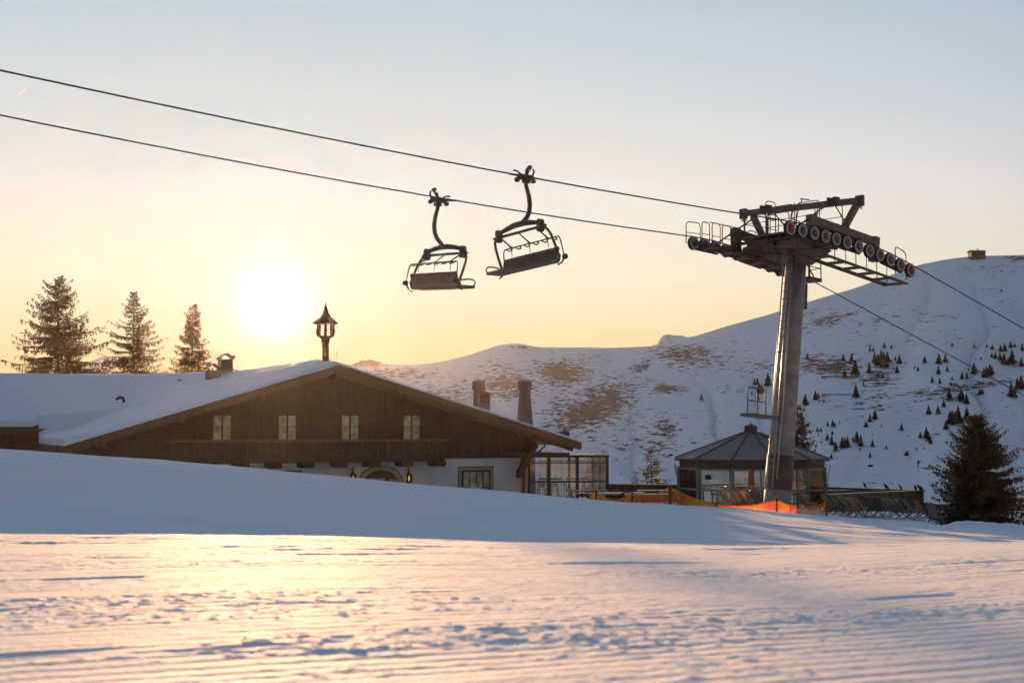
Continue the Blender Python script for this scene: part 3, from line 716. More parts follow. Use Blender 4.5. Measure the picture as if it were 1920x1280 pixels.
# ground floor window with painted frame, second one at the left, small arch
def trimwin(px0, px1, py0, z0, inner):
    a, z1 = fac(px0, py0, PL_); b, _ = fac(px1, py0, PL_)
    flat([(a, z0), (a, z1), (b, z1), (b, z0)], PL_ - .02, PL_ - .001, 'window_line', M_LINE, chal)
    flat([(a + .045, z0), (a + .045, z1 - .045), (b - .045, z1 - .045), (b - .045, z0)], PL_ - .032, PL_ - .022, 'window_trim', M_TRIM, chal)
    i = inner
    wdo = flat([(a + i, z0), (a + i, z1 - i), (b - i, z1 - i), (b - i, z0)], PL_ - .075, PL_ - .034, 'window', M_TIMBER, chal)
    m = MB(CT); n = 4; w_ = (b - a - 2 * i - .12) / n
    for k in range(n):
        for (c0, c1) in ((z0 + .1, z0 + .75), (z0 + .8, z1 - i - .1)):
            m.box(a + i + .06 + k * w_ + .035, a + i + .06 + (k + 1) * w_ - .035, PL_ - .09, PL_ - .077, c0, c1)
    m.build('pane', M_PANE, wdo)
trimwin(859, 925, 874.5, -4.2, .2); trimwin(455, 566, 883, -4.2, .22)
cxa = fac(610, 892, PL_)[0]; flat(arch(cxa, -4.2, .42, fac(610, 893, PL_)[1] + 4.2), PL_ - .03, PL_ - .001, 'cellar_window', M_LINE, chal)
# wall lanterns
M_LAMP = pmat('lamp_glow', (.9, .5, .1), None, 4, .5, emit=(1, .55, .12), est=1.6)
for px in (661, 766):
    cx, zc = fac(px, 896, 1.1)
    m = MB(CT)
    for dz, r1 in ((.19, .17), (-.20, .17)): m.box(cx - r1, cx + r1, .93, 1.27, zc + dz - .02, zc + dz + .02)
    for a_ in (-.15, .15):
        for b_ in (.96, 1.24): m.box(cx + a_ - .014, cx + a_ + .014, b_ - .014, b_ + .014, zc - .18, zc + .17)
    m.box(cx - .14, cx - .05, .955, .96, zc - .18, zc + .17); m.box(cx + .06, cx + .14, .955, .96, zc - .18, zc + .17)
    m.lathe((cx, 1.1, zc + .21), [(.12, 0), (.05, .1), (.02, .26), (.05, .30), (.01, .36)], 8)
    m.lathe((cx, 1.1, zc - .22), [(.02, -.26), (.045, -.2), (.02, -.12), (.10, 0)], 8)
    for s_ in (-1, 1): m.tube([(cx, 1.1, zc + .44), (cx + s_ * .08, 1.1, zc + .50), (cx + s_ * .12, 1.1, zc + .46)], .014, 5)
    lo = m.build('wall_lantern', M_IRON, chal)
    m = MB(CT); m.tube([(cx, 1.1, zc - .13), (cx, 1.1, zc + .09)], .03, 8); m.build('lamp', M_LAMP, lo)
# big brace under the right eave, drain pipe, corner stone pier
m = MB(CT); p0 = fac(973, 888, .5); p1 = fac(1004, 832, .5)
m.beam((p0[0], .5, p0[1]), (p1[0], .5, p1[1]), .30, .34, (0, 1, 0)); m.box(lxr - .1, lxR - .5, .35, .65, zr(lxr) - .55, zr(lxr) - .28)
m.lathe((p0[0], .5, p0[1] - .22), [(.10, 0), (.18, .1), (.16, .25)], 8)
m.build('eave_brace', M_TIMBER, chal)
m = MB(CT); p2 = fac(1020, 838, .9); p3 = fac(992, 858, .9); m.tube([(p2[0] + .1, .9, p2[1] + .25), (p2[0], .9, p2[1]), ((p2[0] + p3[0]) / 2, .9, (p2[1] + p3[1]) / 2 - .08), (p3[0], .9, p3[1])], .05, 8); m.build('drain_pipe', M_COPPER, chal)
m = MB(CT); a_, _ = fac(313, 850, 1.05); m.tube([(a_, 1.08, BZ), (a_, 1.08, fac(313, 808, 1.05)[1])], .06, 8); m.build('downpipe', M_COPPER, chal)
# chimneys and pipes on the left roof slope
def roof_hit(px, py):
    u, e = ray(px, py)
    for k in range(600):
        Y = 66 + k * .06; q = Vector((u * Y, Y, e * Y)); d = q - Vector((A.x, A.y, 0)); lx, ly = d.dot(EX), d.dot(EY)
        if ly < 0: continue
        hh = float(roof_h(np.array([lx]), np.array([ly]))[0])
        if hh > -8 and q.z <= hh + .25: return lx, ly, hh
    return lx, ly, hh
lx, ly, hh = roof_hit(399, 716)
for (ox, oy, tp, nm) in ((0, 0, 1.25, .42), (1.1, 1.4, 1.6, .42)):
    m = MB(CT); zz = float(roof_h(np.array([lx + ox]), np.array([ly + oy]))[0]); base = zz - .3
    c = (lx + ox, ly + oy, 0)
    m.prism([(c[0] - .48, c[1] - .45, base), (c[0] + .48, c[1] - .45, base), (c[0] + .48, c[1] + .45, base), (c[0] - .48, c[1] + .45, base)], (0, 0, .01))
    m.lathe((c[0], c[1], base), [(.60, 0), (.52, tp)], 4, smooth=False, rot=.785); ch = m.build('chimney', M_STONE, chal)
    m = MB(CT)
    zt2 = base + tp
    m.prism([(c[0] - .5, c[1] - .5, zt2 + .12), (c[0], c[1] - .5, zt2 + .42), (c[0] + .5, c[1] - .5, zt2 + .12), (c[0] + .5, c[1] - .5, zt2 + .07), (c[0], c[1] - .5, zt2 + .36), (c[0] - .5, c[1] - .5, zt2 + .07)], (0, 1.0, 0))
    for a_ in (-.38, .38):
        for b_ in (-.38, .38): m.box(c[0] + a_ - .06, c[0] + a_ + .06, c[1] + b_ - .06, c[1] + b_ + .06, zt2 - .01, zt2 + .12)
    m.build('chimney_cap', M_COPPER, ch)
lx, ly, hh = roof_hit(232, 762)
m = MB(CT); m.tube([(lx, ly, hh - .1), (lx, ly, hh + .62), (lx - .08, ly, hh + .74), (lx - .22, ly, hh + .78), (lx - .36, ly, hh + .70), (lx - .40, ly, hh + .62)], .085, 10); m.build('vent_pipe', M_COPPER, chal)
lx, ly, hh = roof_hit(337, 721)
m = MB(CT); m.lathe((lx, ly, hh), [(.12, 0), (.12, .45), (.17, .45), (.17, .55)], 12); m.build('vent_pipe', M_COPPER, chal)
m = MB(CT); m.tube([(0.15, 1.2, AZ), (.28, 1.2, AZ + .75)], .012, 5); m.build('lightning_rod', M_IRON, chal)
# fluted chimneys behind the right slope
def fluted(px, pytop, Y, wtop, wbot, small=False):
    t = P(px, pytop, Y); s_ = Y / F; z0 = BZ
    a = wtop * s_ / 2
    m = MB(); hcap = 26 * s_ * .75
    H_ = t.z - hcap - z0
    zref = P(px, 790, Y).z
    gr = (wbot - wtop) * s_ / 2 / max(.1, (t.z - hcap - zref))
    m.lathe((t.x, t.y, z0), [(a + gr * min(H_, 3.6) + .0, 0), (a + gr * min(H_, 3.6), max(H_ - 3.6, .01)), (a, H_)], 24, smooth=False, flute=.2)
    ch = m.build('fluted_chimney', M_STONE, chal)
    m = MB(); b = a * 1.42
    m.lathe((t.x, t.y, t.z - hcap), [(a * 1.05, 0), (b * 1.02, .02), (b * 1.04, .1), (b * .98, .13), (b * .98, .18), (b, .2), (b, hcap * .85), (b * .5, hcap * .98), (.04, hcap)], 8, smooth=False, rot=.39)
    m.tube([(t.x, t.y, t.z), (t.x, t.y, t.z + .12)], .03, 6)
    m.build('chimney_cap', M_STONE, ch)
fluted(984, 712, 84, 20, 30); fluted(897.5, 712, 92, 18, 25)
q = P(909, 735, 90)
m = MB(); m.box(q.x - .25, q.x + .33, q.y - .3, q.y + .3, -3, q.z)
for dz in (-.1, -.45, -.8): m.box(q.x - .29, q.x + .37, q.y - .34, q.y + .34, q.z + dz - .03, q.z + dz + .03)
m.build('small_chimney', M_STONE, chal)
m = MB()
for dz in (-.28, -.63):
    for dx in (-.15, .04, .23): m.box(q.x + dx - .05, q.x + dx + .05, q.y - .315, q.y - .301, q.z + dz - .09, q.z + dz + .09)
m.build('chimney_opening', M_LINE, chal)
# lantern shaped bell turret on the ridge
b0 = onp(610, 684, W(0, 2.2, 0), EX); b0 = W(-.0, 0, 0) if False else b0
tx, ty = b0.x, b0.y; s_ = b0.y / F; zt0 = P(610, 684, b0.y).z; zz = lambda py: P(610, py, b0.y).z
m = MB(); pr = []
for i in range(24):
    y_ = 690 - i * 2.0; pr.append(((7.2 if i % 2 else 6.2) * s_, zz(y_)))
m.lathe((tx, ty, 0), [(r_, z_) for r_, z_ in pr] + [(6.0 * s_, zz(643)), (9.5 * s_, zz(641)), (7.2 * s_, zz(638)), (9 * s_, zz(635)), (14 * s_, zz(632)), (15 * s_, zz(630)), (4 * s_, zz(629.5))], 12, smooth=False)
tur = m.build('bell_turret', M_TIMBER2, chal)
m = MB()
for k in range(8):
    an = 6.283 * k / 8 + .2; cs, sn = math.cos(an), math.sin(an)
    m.tube([(tx + cs * r_ * s_, ty + sn * r_ * s_, zz(y_)) for r_, y_ in ((13, 632), (15.5, 627), (16, 621), (14.5, 614), (15.5, 609), (17.5, 605))], [2.2 * s_, 1.9 * s_, 2.4 * s_, 1.5 * s_, 1.7 * s_, 2.2 * s_], 6)
m.build('turret_post', M_TIMBER2, tur)
m = MB(); m.lathe((tx, ty, 0), [(19 * s_, zz(608)), (25.5 * s_, zz(606.5)), (25 * s_, zz(605)), (17 * s_, zz(599)), (10 * s_, zz(594)), (6.2 * s_, zz(587)), (3.3 * s_, zz(578)), (1.3 * s_, zz(570)), (.5 * s_, zz(567))], 8, smooth=False, rot=.39)
m.build('turret_roof', M_COPPER, tur)
m = MB(); m.lathe((tx, ty, 0), [(4.2 * s_, zz(619.5)), (3.4 * s_, zz(618)), (2.6 * s_, zz(613)), (.8 * s_, zz(611)), (.8 * s_, zz(606))], 12); m.build('bell', M_COPPER, tur)

# ------------------------------------------------------------------ glass winter garden beside the chalet
GP = P(1140, 930, 80.0); gd = Vector((math.cos(R(8)), math.sin(R(8)), 0)); gb = Vector((-gd.y, gd.x, 0))
zt_ = P(1140, 857, 80).z; gl_ = onp(989, 860, GP, gd); wl = (GP - Vector((gl_.x, gl_.y, GP.z))).length; zf = -4.3
wg = empty('winter_garden', (GP.x, GP.y, zf), 'low square glass winter garden joined to the chalet', 'winter garden')
GT = Matrix(((gd.x, gb.x, 0, GP.x - gd.x * wl), (gd.y, gb.y, 0, GP.y - gd.y * wl), (0, 0, 1, 0), (0, 0, 0, 1)))
def gpx(px): return (onp(px, 900, GP, gd) - Vector((GP.x - gd.x * wl, GP.y - gd.y * wl, 0))).dot(gd)
DP = 4.2
m = MB(GT)
posts = [.06, gpx(1029), gpx(1082), wl - .06]
for x in posts:
    m.box(x - .09, x + .09, -.09, .09, zf, zt_)
for x in (.06, gpx(1010), gpx(1050), gpx(1092), wl - .06): m.box(x - .07, x + .07, DP - .07, DP + .07, zf, zt_)
for y in (DP * .5,):
    for x in (.06, wl - .06): m.box(x - .07, x + .07, y - .07, y + .07, zf, zt_)
m.build_each('post', M_BLKFR, wg)
m = MB(GT); m.box(-.3, wl + .05, -.12, DP + .12, zt_ + .002, zt_ + .14); m.box(-1.6, 2.3, -.5, DP, zt_ + .145, zt_ + .28); m.build('roof', M_BLKFR, wg)
m = MB(GT); zm = P(1100, 902, 80).z; ztt = P(1100, 867, 80).z
for y in (0, DP):
    for i in range(3):
        a_, b_ = posts[i] + .092, posts[i + 1] - .092
        m.box(a_, b_, y - .03, y + .03, zm - .05, zm + .05); m.box(a_, b_, y - .03, y + .03, ztt - .03, ztt + .03)
        m.box(a_, b_, y - .03, y + .03, zf, zf + .12)
m.build_each('rail', M_BLKFR, wg)
for i in range(3):
    a_, b_ = posts[i] + .095, posts[i + 1] - .095
    for (c0, c1) in ((zf + .13, zm - .055), (zm + .055, ztt - .035), (ztt + .035, zt_ - .01)):
        for y in (0, DP):
            m = MB(GT); m.box(a_, b_, y - .006, y + .006, c0, c1); m.build('glass_pane', M_GLASS, wg)
m = MB(GT); m.box(wl - .056, wl - .044, .1, DP - .1, zf + .1, zt_ - .02); m.build('glass_pane', M_GLASS, wg)

# ------------------------------------------------------------------ round pavilion
PC = P(1409, 950, 72.0); pr_ = 146 * 72 / F; s_ = 72 / F; zz = lambda py: P(1409, py, 72).z
pav = empty('round_pavilion', (PC.x, PC.y, -4.2), 'round glazed pavilion with a low many sided roof', 'pavilion')
NS = 12; ROT = .12
m = MB(); m.lathe((PC.x, PC.y, 0), [(pr_ * .985, zz(859.5)), (pr_ * 1.0, zz(858)), (15 * s_, zz(811)), (13 * s_, zz(810))], NS, smooth=False, rot=ROT); prf = m.build('roof', M_ROOFG, pav)
m = MB()
for k in range(NS):
    an = ROT + 6.28318 * k / NS; cs, sn = math.cos(an), math.sin(an)
    # lathe's first axis for a vertical axis is +X
    m.beam((PC.x + cs * 15.5 * s_, PC.y + sn * 15.5 * s_, zz(811) + .02), (PC.x + cs * pr_ * .995, PC.y + sn * pr_ * .995, zz(858) + .02), .07, .06)
m.build('roof_rib', M_COPPER, prf)
m = MB(); m.lathe((PC.x, PC.y, 0), [(pr_ * .93, zz(876)), (pr_ * .945, zz(861)), (pr_ * .99, zz(861.0)), (pr_ * 1.003, zz(862.5)), (pr_ * 1.003, zz(859.7)), (pr_ * .9, zz(859.6))], NS, smooth=False, rot=ROT); m.build('fascia', M_COPPER, pav)
m = MB(); m.lathe((PC.x, PC.y, 0), [(13 * s_, zz(812)), (14 * s_, zz(811)), (12.5 * s_, zz(809.5)), (12.5 * s_, zz(800)), (14 * s_, zz(800)), (13.6 * s_, zz(798.6)), (2 * s_, zz(794.5)), (.5 * s_, zz(794))], 8, smooth=False, rot=.2)
m.tube([(PC.x, PC.y, zz(795)), (PC.x, PC.y, zz(790))], .02, 6); m.build('roof_lantern', M_COPPER, pav)
gr_ = pr_ * .94; zb_ = -4.2; ztp = zz(874.5); zmid = zz(914)
for k in range(NS):
    a0 = ROT + 6.28318 * k / NS; a1 = ROT + 6.28318 * (k + 1) / NS
    p = Vector((PC.x + math.cos(a0) * gr_, PC.y + math.sin(a0) * gr_, 0)); q = Vector((PC.x + math.cos(a1) * gr_, PC.y + math.sin(a1) * gr_, 0))
    d = (q - p).normalized(); nrm = Vector((d.y, -d.x, 0))
    m = MB(); m.beam(p + Vector((0, 0, zb_)), p + Vector((0, 0, ztp)), .16, .16, nrm)
    m.tube([p + nrm * .11 + Vector((0, 0, zb_)), p + nrm * .13 + Vector((0, 0, ztp - .5)), p + nrm * .28 + Vector((0, 0, ztp + .15))], .02, 5)
    m.build('post', M_FRAME, pav)
    a_, b_ = p + d * .085, q - d * .085
    m = MB()
    Z = lambda v, z: Vector((v.x, v.y, z))
    m.beam(Z(a_, zmid), Z(b_, zmid), .07, .10); m.beam(Z(a_, ztp - .06), Z(b_, ztp - .06), .07, .10); m.beam(Z(a_, zb_ + .08), Z(b_, zb_ + .08), .07, .14)
    if k in (8, 9): 
        c_ = a_.lerp(b_, .72); m.beam(Z(c_, zb_), Z(c_, ztp), .10, .10, nrm)
    m.build_each('glazing_bar', M_FRAME, pav)
    for (z0, z1) in ((zb_ + .15, zmid - .05), (zmid + .05, ztp - .11)):
        m = MB(); m.prism([Z(a_, z0), Z(b_, z0), Z(b_, z1), Z(a_, z1)], nrm * .012); m.build('glass_pane', M_GLASS, pav)
def inside(name, label, cat, x, y, build, group=None, z=-4.15):
    r = empty(name, (PC.x + x, PC.y + y, z), label, cat, group); build(r); return r
def bar_counter(r):
    o = ORG[r.name]; m = MB(); m.lathe(o, [(1.15, 0), (1.15, 1.02)], 16); m.build('counter', M_TIMBER, r)
    m = MB(); m.lathe(o, [(1.32, 1.022), (1.34, 1.06), (1.3, 1.08)], 16); m.build('countertop', M_TABLE, r)
    m = MB(); m.tube([o + Vector((0, 0, 1.08)), o + Vector((0, 0, 3.0))], .16, 10); m.build('column', M_TIMBER, r)
inside('bar_counter', 'round bar counter with a centre column inside the pavilion', 'bar', 0, 0, bar_counter)
def tall_table(r):
    o = ORG[r.name]; m = MB(); m.lathe(o, [(.28, 0), (.26, .03), (.05, .05), (.04, 1.02), (.1, 1.04)], 12); m.build('pedestal', M_IRON, r)
    m = MB(); m.lathe(o, [(.44, 1.042), (.46, 1.06), (.44, 1.09)], 20); m.build('tabletop', M_TABLE, r)
def stool(r):
    o = ORG[r.name]
    for k in range(4):
        an = .785 + k * 1.571; m = MB(); m.tube([o + Vector((math.cos(an) * .2, math.sin(an) * .2, 0)), o + Vector((math.cos(an) * .12, math.sin(an) * .12, .72))], .018, 6); m.build('leg', M_IRON, r)
    m = MB(); m.lathe(o, [(.15, .72), (.18, .74), (.18, .79), (.15, .81)], 16); m.build('seat', M_TIMBER2, r)
    m = MB(); m.tube([o + Vector((-.15, .02, .8)), o + Vector((-.17, .02, 1.1)), o + Vector((.17, .02, 1.1)), o + Vector((.15, .02, .8))], .02, 6); m.build('backrest', M_IRON, r)
for (x, y, lab) in ((-2.6, -1.3, 'left tall table inside the pavilion'), (-1.4, -2.6, 'middle tall table by the pavilion front glass'), (2.3, -1.9, 'right tall table inside the pavilion')):
    inside('bar_table', 'round ' + lab, 'table', x, y, tall_table, 'tall tables in the pavilion')
for i, (x, y) in enumerate(((-3.05, -.9), (-2.1, -1.7), (-1.9, -2.3), (-.9, -2.8), (.4, -1.6), (2.8, -1.5), (1.8, -2.3), (-.5, -1.55))):
    inside('bar_stool', ['leftmost dark stool behind the pavilion glass', 'dark stool between the left two pavilion tables', 'dark stool left of the middle pavilion table', 'dark stool right of the middle pavilion table', 'dark stool against the bar, hidden by the ladder', 'rightmost dark stool in the pavilion', 'dark stool left of the right pavilion table', 'dark stool against the bar front'][i], 'stool', x, y, stool, 'stools in the pavilion')
def heater(r):
    o = ORG[r.name]; m = MB(); m.lathe(o + Vector((0, 0, 0)), [(.09, 0), (.16, .05), (.16, .18), (.05, .26)], 10); m.build('shade', M_IRON, r)
inside('hanging_speaker', 'small black loudspeaker hung at the left pavilion post', 'speaker', -2.55, -2.75, heater, None, ztp - .55)

# ------------------------------------------------------------------ parapets and plank bar
def plank_wall(a, b, z0, z1, name, label, mat, th=.12, cap=M_TABLE, posts_n=6, cat='fence', cuts=False):
    r = empty(name, (a.x, a.y, z0), label, cat); d = (b - a); d.z = 0; n = d.normalized(); Ln = d.length; k = 0
    Z = lambda t, z, o=0: Vector((a.x, a.y, 0)) + n * t + Vector((n.y, -n.x, 0)) * o + Vector((0, 0, z))
    m = MB(); t = 0
    rnd = random.Random(3)
    while t < Ln - .05:
        w_ = min(.15, Ln - t); m.beam(Z(t, (z0 + z1) / 2), Z(t + w_ - .012, (z0 + z1) / 2), th * rnd.uniform(.8, 1), z1 - z0 - rnd.random() * .02); t += .15
    m.build('planks', mat, r)
    for i in range(posts_n):
        t = Ln * i / (posts_n - 1); m = MB(); m.beam(Z(t, z0, .1), Z(t, z1 - .01, .1), .12, .07, n); m.build('post', mat, r)
    m = MB(); m.beam(Z(-.05, z1 + .03, .05), Z(Ln + .05, z1 + .03, .05), .36, .05); m.build('top_board', cap, r)
    if cuts:
        m = MB()
        for i in range(5):
            for j in range(2): m.lathe(Z(Ln - .35 - i * .27, z1 - .28 - j * .30, .075), [(.045, 0), (.045, .006)], 8, ax=Vector((n.y, -n.x, 0)))
        m.build('cutout', M_LINE, r)
    return r
cz = P(1725, 919, 68).z
a_ = P(1545, 927, 1); a_ = a_ * (cz / a_.z); b_ = P(1726, 919, 68); c_ = P(1552, 913, 1); c_ = c_ * (cz / c_.z)
plank_wall(a_, b_, -4.3, cz - .03, 'plank_wall', 'brown plank terrace wall with round cutouts behind the deck chairs', M_WOOD, posts_n=7, cuts=True)
plank_wall(c_, b_ + Vector((-.3, .4, 0)), -4.3, cz - .03, 'plank_wall', 'darker rear plank wall meeting the front one at the corner', M_WOOD, posts_n=6)
a_ = P(1141, 907, 80); b_ = P(1272, 908, 79)
plank_wall(a_, b_, -4.3, a_.z - .03, 'parapet', 'dark wooden parapet between winter garden and pavilion', M_TIMBER, posts_n=5)

# beer tables and benches on the terrace
def table_proto(L_=2.2):
    r = empty('terrace_table', (0, 0, 0), '', 'table')
    m = MB(); m.box(-L_ / 2, L_ / 2, -.36, .36, .80, .85); m.build('tabletop', M_TABLE, r)
    for s in (-1, 1):
        m = MB(); m.tube([(s * .8, -.3, 0), (s * .8, -.28, .8)], .02, 6); m.tube([(s * .8, .3, 0), (s * .8, .28, .8)], .02, 6); m.tube([(s * .8, -.3, .4), (s * .8, .3, .4)], .015, 6); m.build('leg', M_IRON, r)
    return r
tp = table_proto(); reg(tp)
spots = [(1120, 925, 69, .05, 'long wet terrace table just left of the first net post'), (1165, 923, 72, .1, 'long wet table behind the sagging net'), (1215, 926, 68, .0, 'long wet table glinting left of the tallest net post'), (1235, 919, 75, .05, 'rear wet table next to the parapet'),
    (1100, 919, 76, .0, 'rear terrace table in front of the winter garden'), (1565, 919, 70, .1, 'table with a bright top behind the plank wall')]
for i, (px, py, Y, rz, lab) in enumerate(spots):
    o = tp if i == 0 else copy_tree(tp); q = P(px, py, Y)
    o.location = (q.x, Y, q.z - .83); o.rotation_euler = (0, 0, rz); tag(o, lab, 'table', 'long tables on the terrace')
def slat_chair():
    r = empty('terrace_chair', (0, 0, 0), '', 'chair')
    for x in (-.2, .2):
        for y in (-.2, .2):
            m = MB(); m.tube([(x, y, 0), (x * .9, y * .9, .44 if y < 0 else .9)], .018, 6); m.build('leg', M_IRON, r)
    m = MB()
    for k in range(5): m.box(-.21, .21, -.2 + k * .085, -.135 + k * .085, .44, .46)
    m.build('seat', M_TIMBER2, r)
    m = MB()
    for k in range(3): m.box(-.19, .19, .185, .20, .58 + k * .11, .65 + k * .11)
    m.build('backrest', M_TIMBER2, r); return r
tp = slat_chair(); reg(tp)
for i, (px, Y, rz, lab) in enumerate([(1000, 82, .3, 'leftmost dark chair inside the winter garden'), (1016, 82.3, 2.9, 'dark chair near the left post of the winter garden'), (1040, 82, .1, 'dark chair in the middle bay of the winter garden'), (1066, 82.5, 1.2, 'dark chair at the right of the middle winter garden bay'), (1100, 82, 2.0, 'dark chair in the right bay of the winter garden'), (1150, 71, 3.3, 'terrace chair behind the sagging net'), (1178, 71, .2, 'terrace chair beside the thin second net post')]):
    o = tp if i == 0 else copy_tree(tp); u_, _ = ray(px, 930); o.location = (u_ * Y, Y, gz(u_ * Y, Y) if Y < 78 else -4.15); o.rotation_euler = (0, 0, rz); tag(o, lab, 'chair', 'dark terrace chairs')
# wrapped planter with a little tree in front of the winter garden
q = P(1093, 938, 66); zb2 = gz(q.x, 66)
r = empty('planter', (q.x, 66, zb2), 'frosted tall planter with dark twigs in front of the winter garden', 'planter')
o_ = Vector((q.x, 66, zb2)); m = MB(); m.lathe(o_, [(.22, 0), (.20, .2), (.12, .32), (.16, .5), (.2, .62), (.14, .68)], 12); m.build('pot', M_RSNOW, r)
m = MB(); rnd = random.Random(8)
for k in range(70):
    d = Vector((rnd.uniform(-1, 1), rnd.uniform(-1, 1), rnd.uniform(-.2, .8))).normalized() * rnd.uniform(.15, .42); p = o_ + Vector((.05, 0, .66)); wv_ = Vector((0, 0, .03))
    m.poly([p, p + d * .5 + wv_, p + d, p + d * .5 - wv_])
m.build('foliage', M_NEEDLE_BROWN, r)
# things along the plaster wall: frosted shrubs
for i, (px, Y, sz, lab) in enumerate(((880, 70, .35, 'low frosted twiggy shrub left of the ground floor window'), (893, 69, .40, 'frosted snow dusted shrub below the ground floor window'))):
    q = P(px, 917, Y); r = empty('shrub', (q.x, Y, q.z - .3), lab, 'shrub', 'frosted shrubs by the chalet wall'); o_ = Vector((q.x, Y, q.z - .3)); m = MB(); rnd = random.Random(i)
    for k in range(40):
        d = Vector((rnd.uniform(-1, 1), rnd.uniform(-.6, .6), rnd.uniform(.6, 1.8))).normalized() * rnd.uniform(.3, .6) * (sz / .35); m.tube([o_, o_ + d * .6, o_ + d], [.012, .008, .003], 4)
    m.build('twigs', M_RSNOW, r)

# ------------------------------------------------------------------ orange netting fence
def net_mat():
    m = bpy.data.materials.new('orange_net'); m.use_nodes = True; t = m.node_tree; bs = t.nodes['Principled BSDF']
    tcn = t.nodes.new('ShaderNodeTexCoord'); no = t.nodes.new('ShaderNodeTexNoise'); no.inputs['Scale'].default_value = 1.6; no.inputs['Detail'].default_value = 4
    t.links.new(tcn.outputs['Object'], no.inputs['Vector'])
    c = ramp(no.outputs['Fac'], [(.40, (.9, .14, .05, 1)), (.60, (.95, .38, .04, 1))], t)
    t.links.new(c, bs.inputs['Base Color']); bs.inputs['Roughness'].default_value = .5
    tr = t.nodes.new('ShaderNodeBsdfTranslucent'); t.links.new(c, tr.inputs[0]); mx = t.nodes.new('ShaderNodeMixShader'); mx.inputs[0].default_value = .5
    t.links.new(bs.outputs[0], mx.inputs[1]); t.links.new(tr.outputs[0], mx.inputs[2]); t.links.new(mx.outputs[0], t.nodes['Material Output'].inputs[0]); return m
M_NET = net_mat(); M_NETPOST = pmat('net_post', (.30, .05, .025), (.2, .03, .02), 5, .6, trans=.2); M_NETEDGE = pmat('net_edge', (.8, .38, .03), (.7, .28, .03), 4, .5, trans=.4)
NP = [(1099, 939, 939, 52.0), (1117, 920, 939, 52.2), (1185, 922, 947, 53.0), (1256, 912, 953, 53.2), (1343, 944, 960, 53.2), (1456, 936, 969, 53.5), (1549, 941, 976, 54.0)]
nf = empty('safety_net', P(1256, 953, 53.2), 'sagging orange safety net strung on posts above the snow crest', 'netting')
tops = [P(x, y, Y) for x, y, yb, Y in NP]; bots = []
for (x, y, yb, Y), t in zip(NP, tops): bots.append(Vector((t.x, t.y, gz(t.x, t.y) - .02)))
for i, (t, b) in enumerate(zip(tops, bots)):
    if i == 0: continue
    m = MB(); m.tube([b - Vector((0, 0, .2)), t + Vector((.01, 0, .05))], .035 if i != 3 else .06, 8); m.build('post', M_NETPOST, nf)
sag = [0, .30, .22, .10, .14, .22]
for i in range(len(tops) - 1):
    t0, t1, b0_, b1_ = tops[i], tops[i + 1], bots[i], bots[i + 1]; Ln = (t1 - t0).length; n = max(4, int(Ln / .055)); rows = 15
    def pt(a, v):
        s4 = 4 * a * (1 - a); tp_ = t0.lerp(t1, a) + Vector((0, 0, -sag[i] * s4)); bt = b0_.lerp(b1_, a)
        q = bt.lerp(tp_, v); q.y += .05 * math.sin(a * 23 + v * 3) * s4 + .06 * math.sin(a * 9) * s4; q.x += .02 * math.sin(v * 6 + a * 31); return q
    m = MB()
    for k in range(n + 1):
        a = k / n
        for j in range(5):
            p, q = pt(a, j / 5), pt(a, (j + 1) / 5); w_ = Vector((.0075, 0, 0)); m.poly([p - w_, p + w_, q + w_, q - w_])
    for j in range(rows):
        v = (j + .5) / rows; st = max(3, n // 4)
        for k in range(st):
            p, q = pt(k / st, v), pt((k + 1) / st, v); w_ = Vector((0, 0, .005)); m.poly([p - w_, q - w_, q + w_, p + w_])
    m.build('netting', M_NET, nf)
    m = MB()
    m.tube([pt(k / 12, 1) for k in range(13)], .018, 5); m.build('edge_cord', M_NETEDGE, nf)

# ------------------------------------------------------------------ deck chairs
def fab(name, c, c2=None, stripes=False):
    if not stripes: return pmat(name, c, c2, 3, .85, trans=.35, spec=.2)
    m = bpy.data.materials.new(name); m.use_nodes = True; t = m.node_tree; bs = t.nodes['Principled BSDF']; tcn = t.nodes.new('ShaderNodeTexCoord')
    wv = t.nodes.new('ShaderNodeTexWave'); wv.bands_direction = 'Y'; wv.inputs['Scale'].default_value = 4.2; t.links.new(tcn.outputs['Object'], wv.inputs['Vector'])
    c_ = ramp(wv.outputs['Fac'], [(.45, (*c, 1)), (.55, (*c2, 1))], t); t.links.new(c_, bs.inputs['Base Color']); bs.inputs['Roughness'].default_value = .85; return m
FAB = {'tan': (fab('tan_canvas', (.30, .20, .10), (.22, .145, .07)), 'tan canvas'), 'yel': (fab('olive_yellow_canvas', (.27, .22, .07), (.20, .165, .05)), 'yellow green canvas'),
       'org': (fab('orange_canvas', (.38, .21, .10), (.30, .16, .075)), 'orange tan canvas'), 'str': (fab('striped_canvas', (.05, .05, .05), (.26, .24, .20), True), 'dark striped canvas'),
       'gry': (fab('grey_canvas', (.13, .12, .10), (.09, .085, .075)), 'grey canvas')}
M_CHFR = pmat('chair_frame_light', (.34, .29, .23), (.26, .22, .17), 6, .5); M_CHFD = pmat('chair_frame_dark', (.05, .042, .036), None, 6, .5)
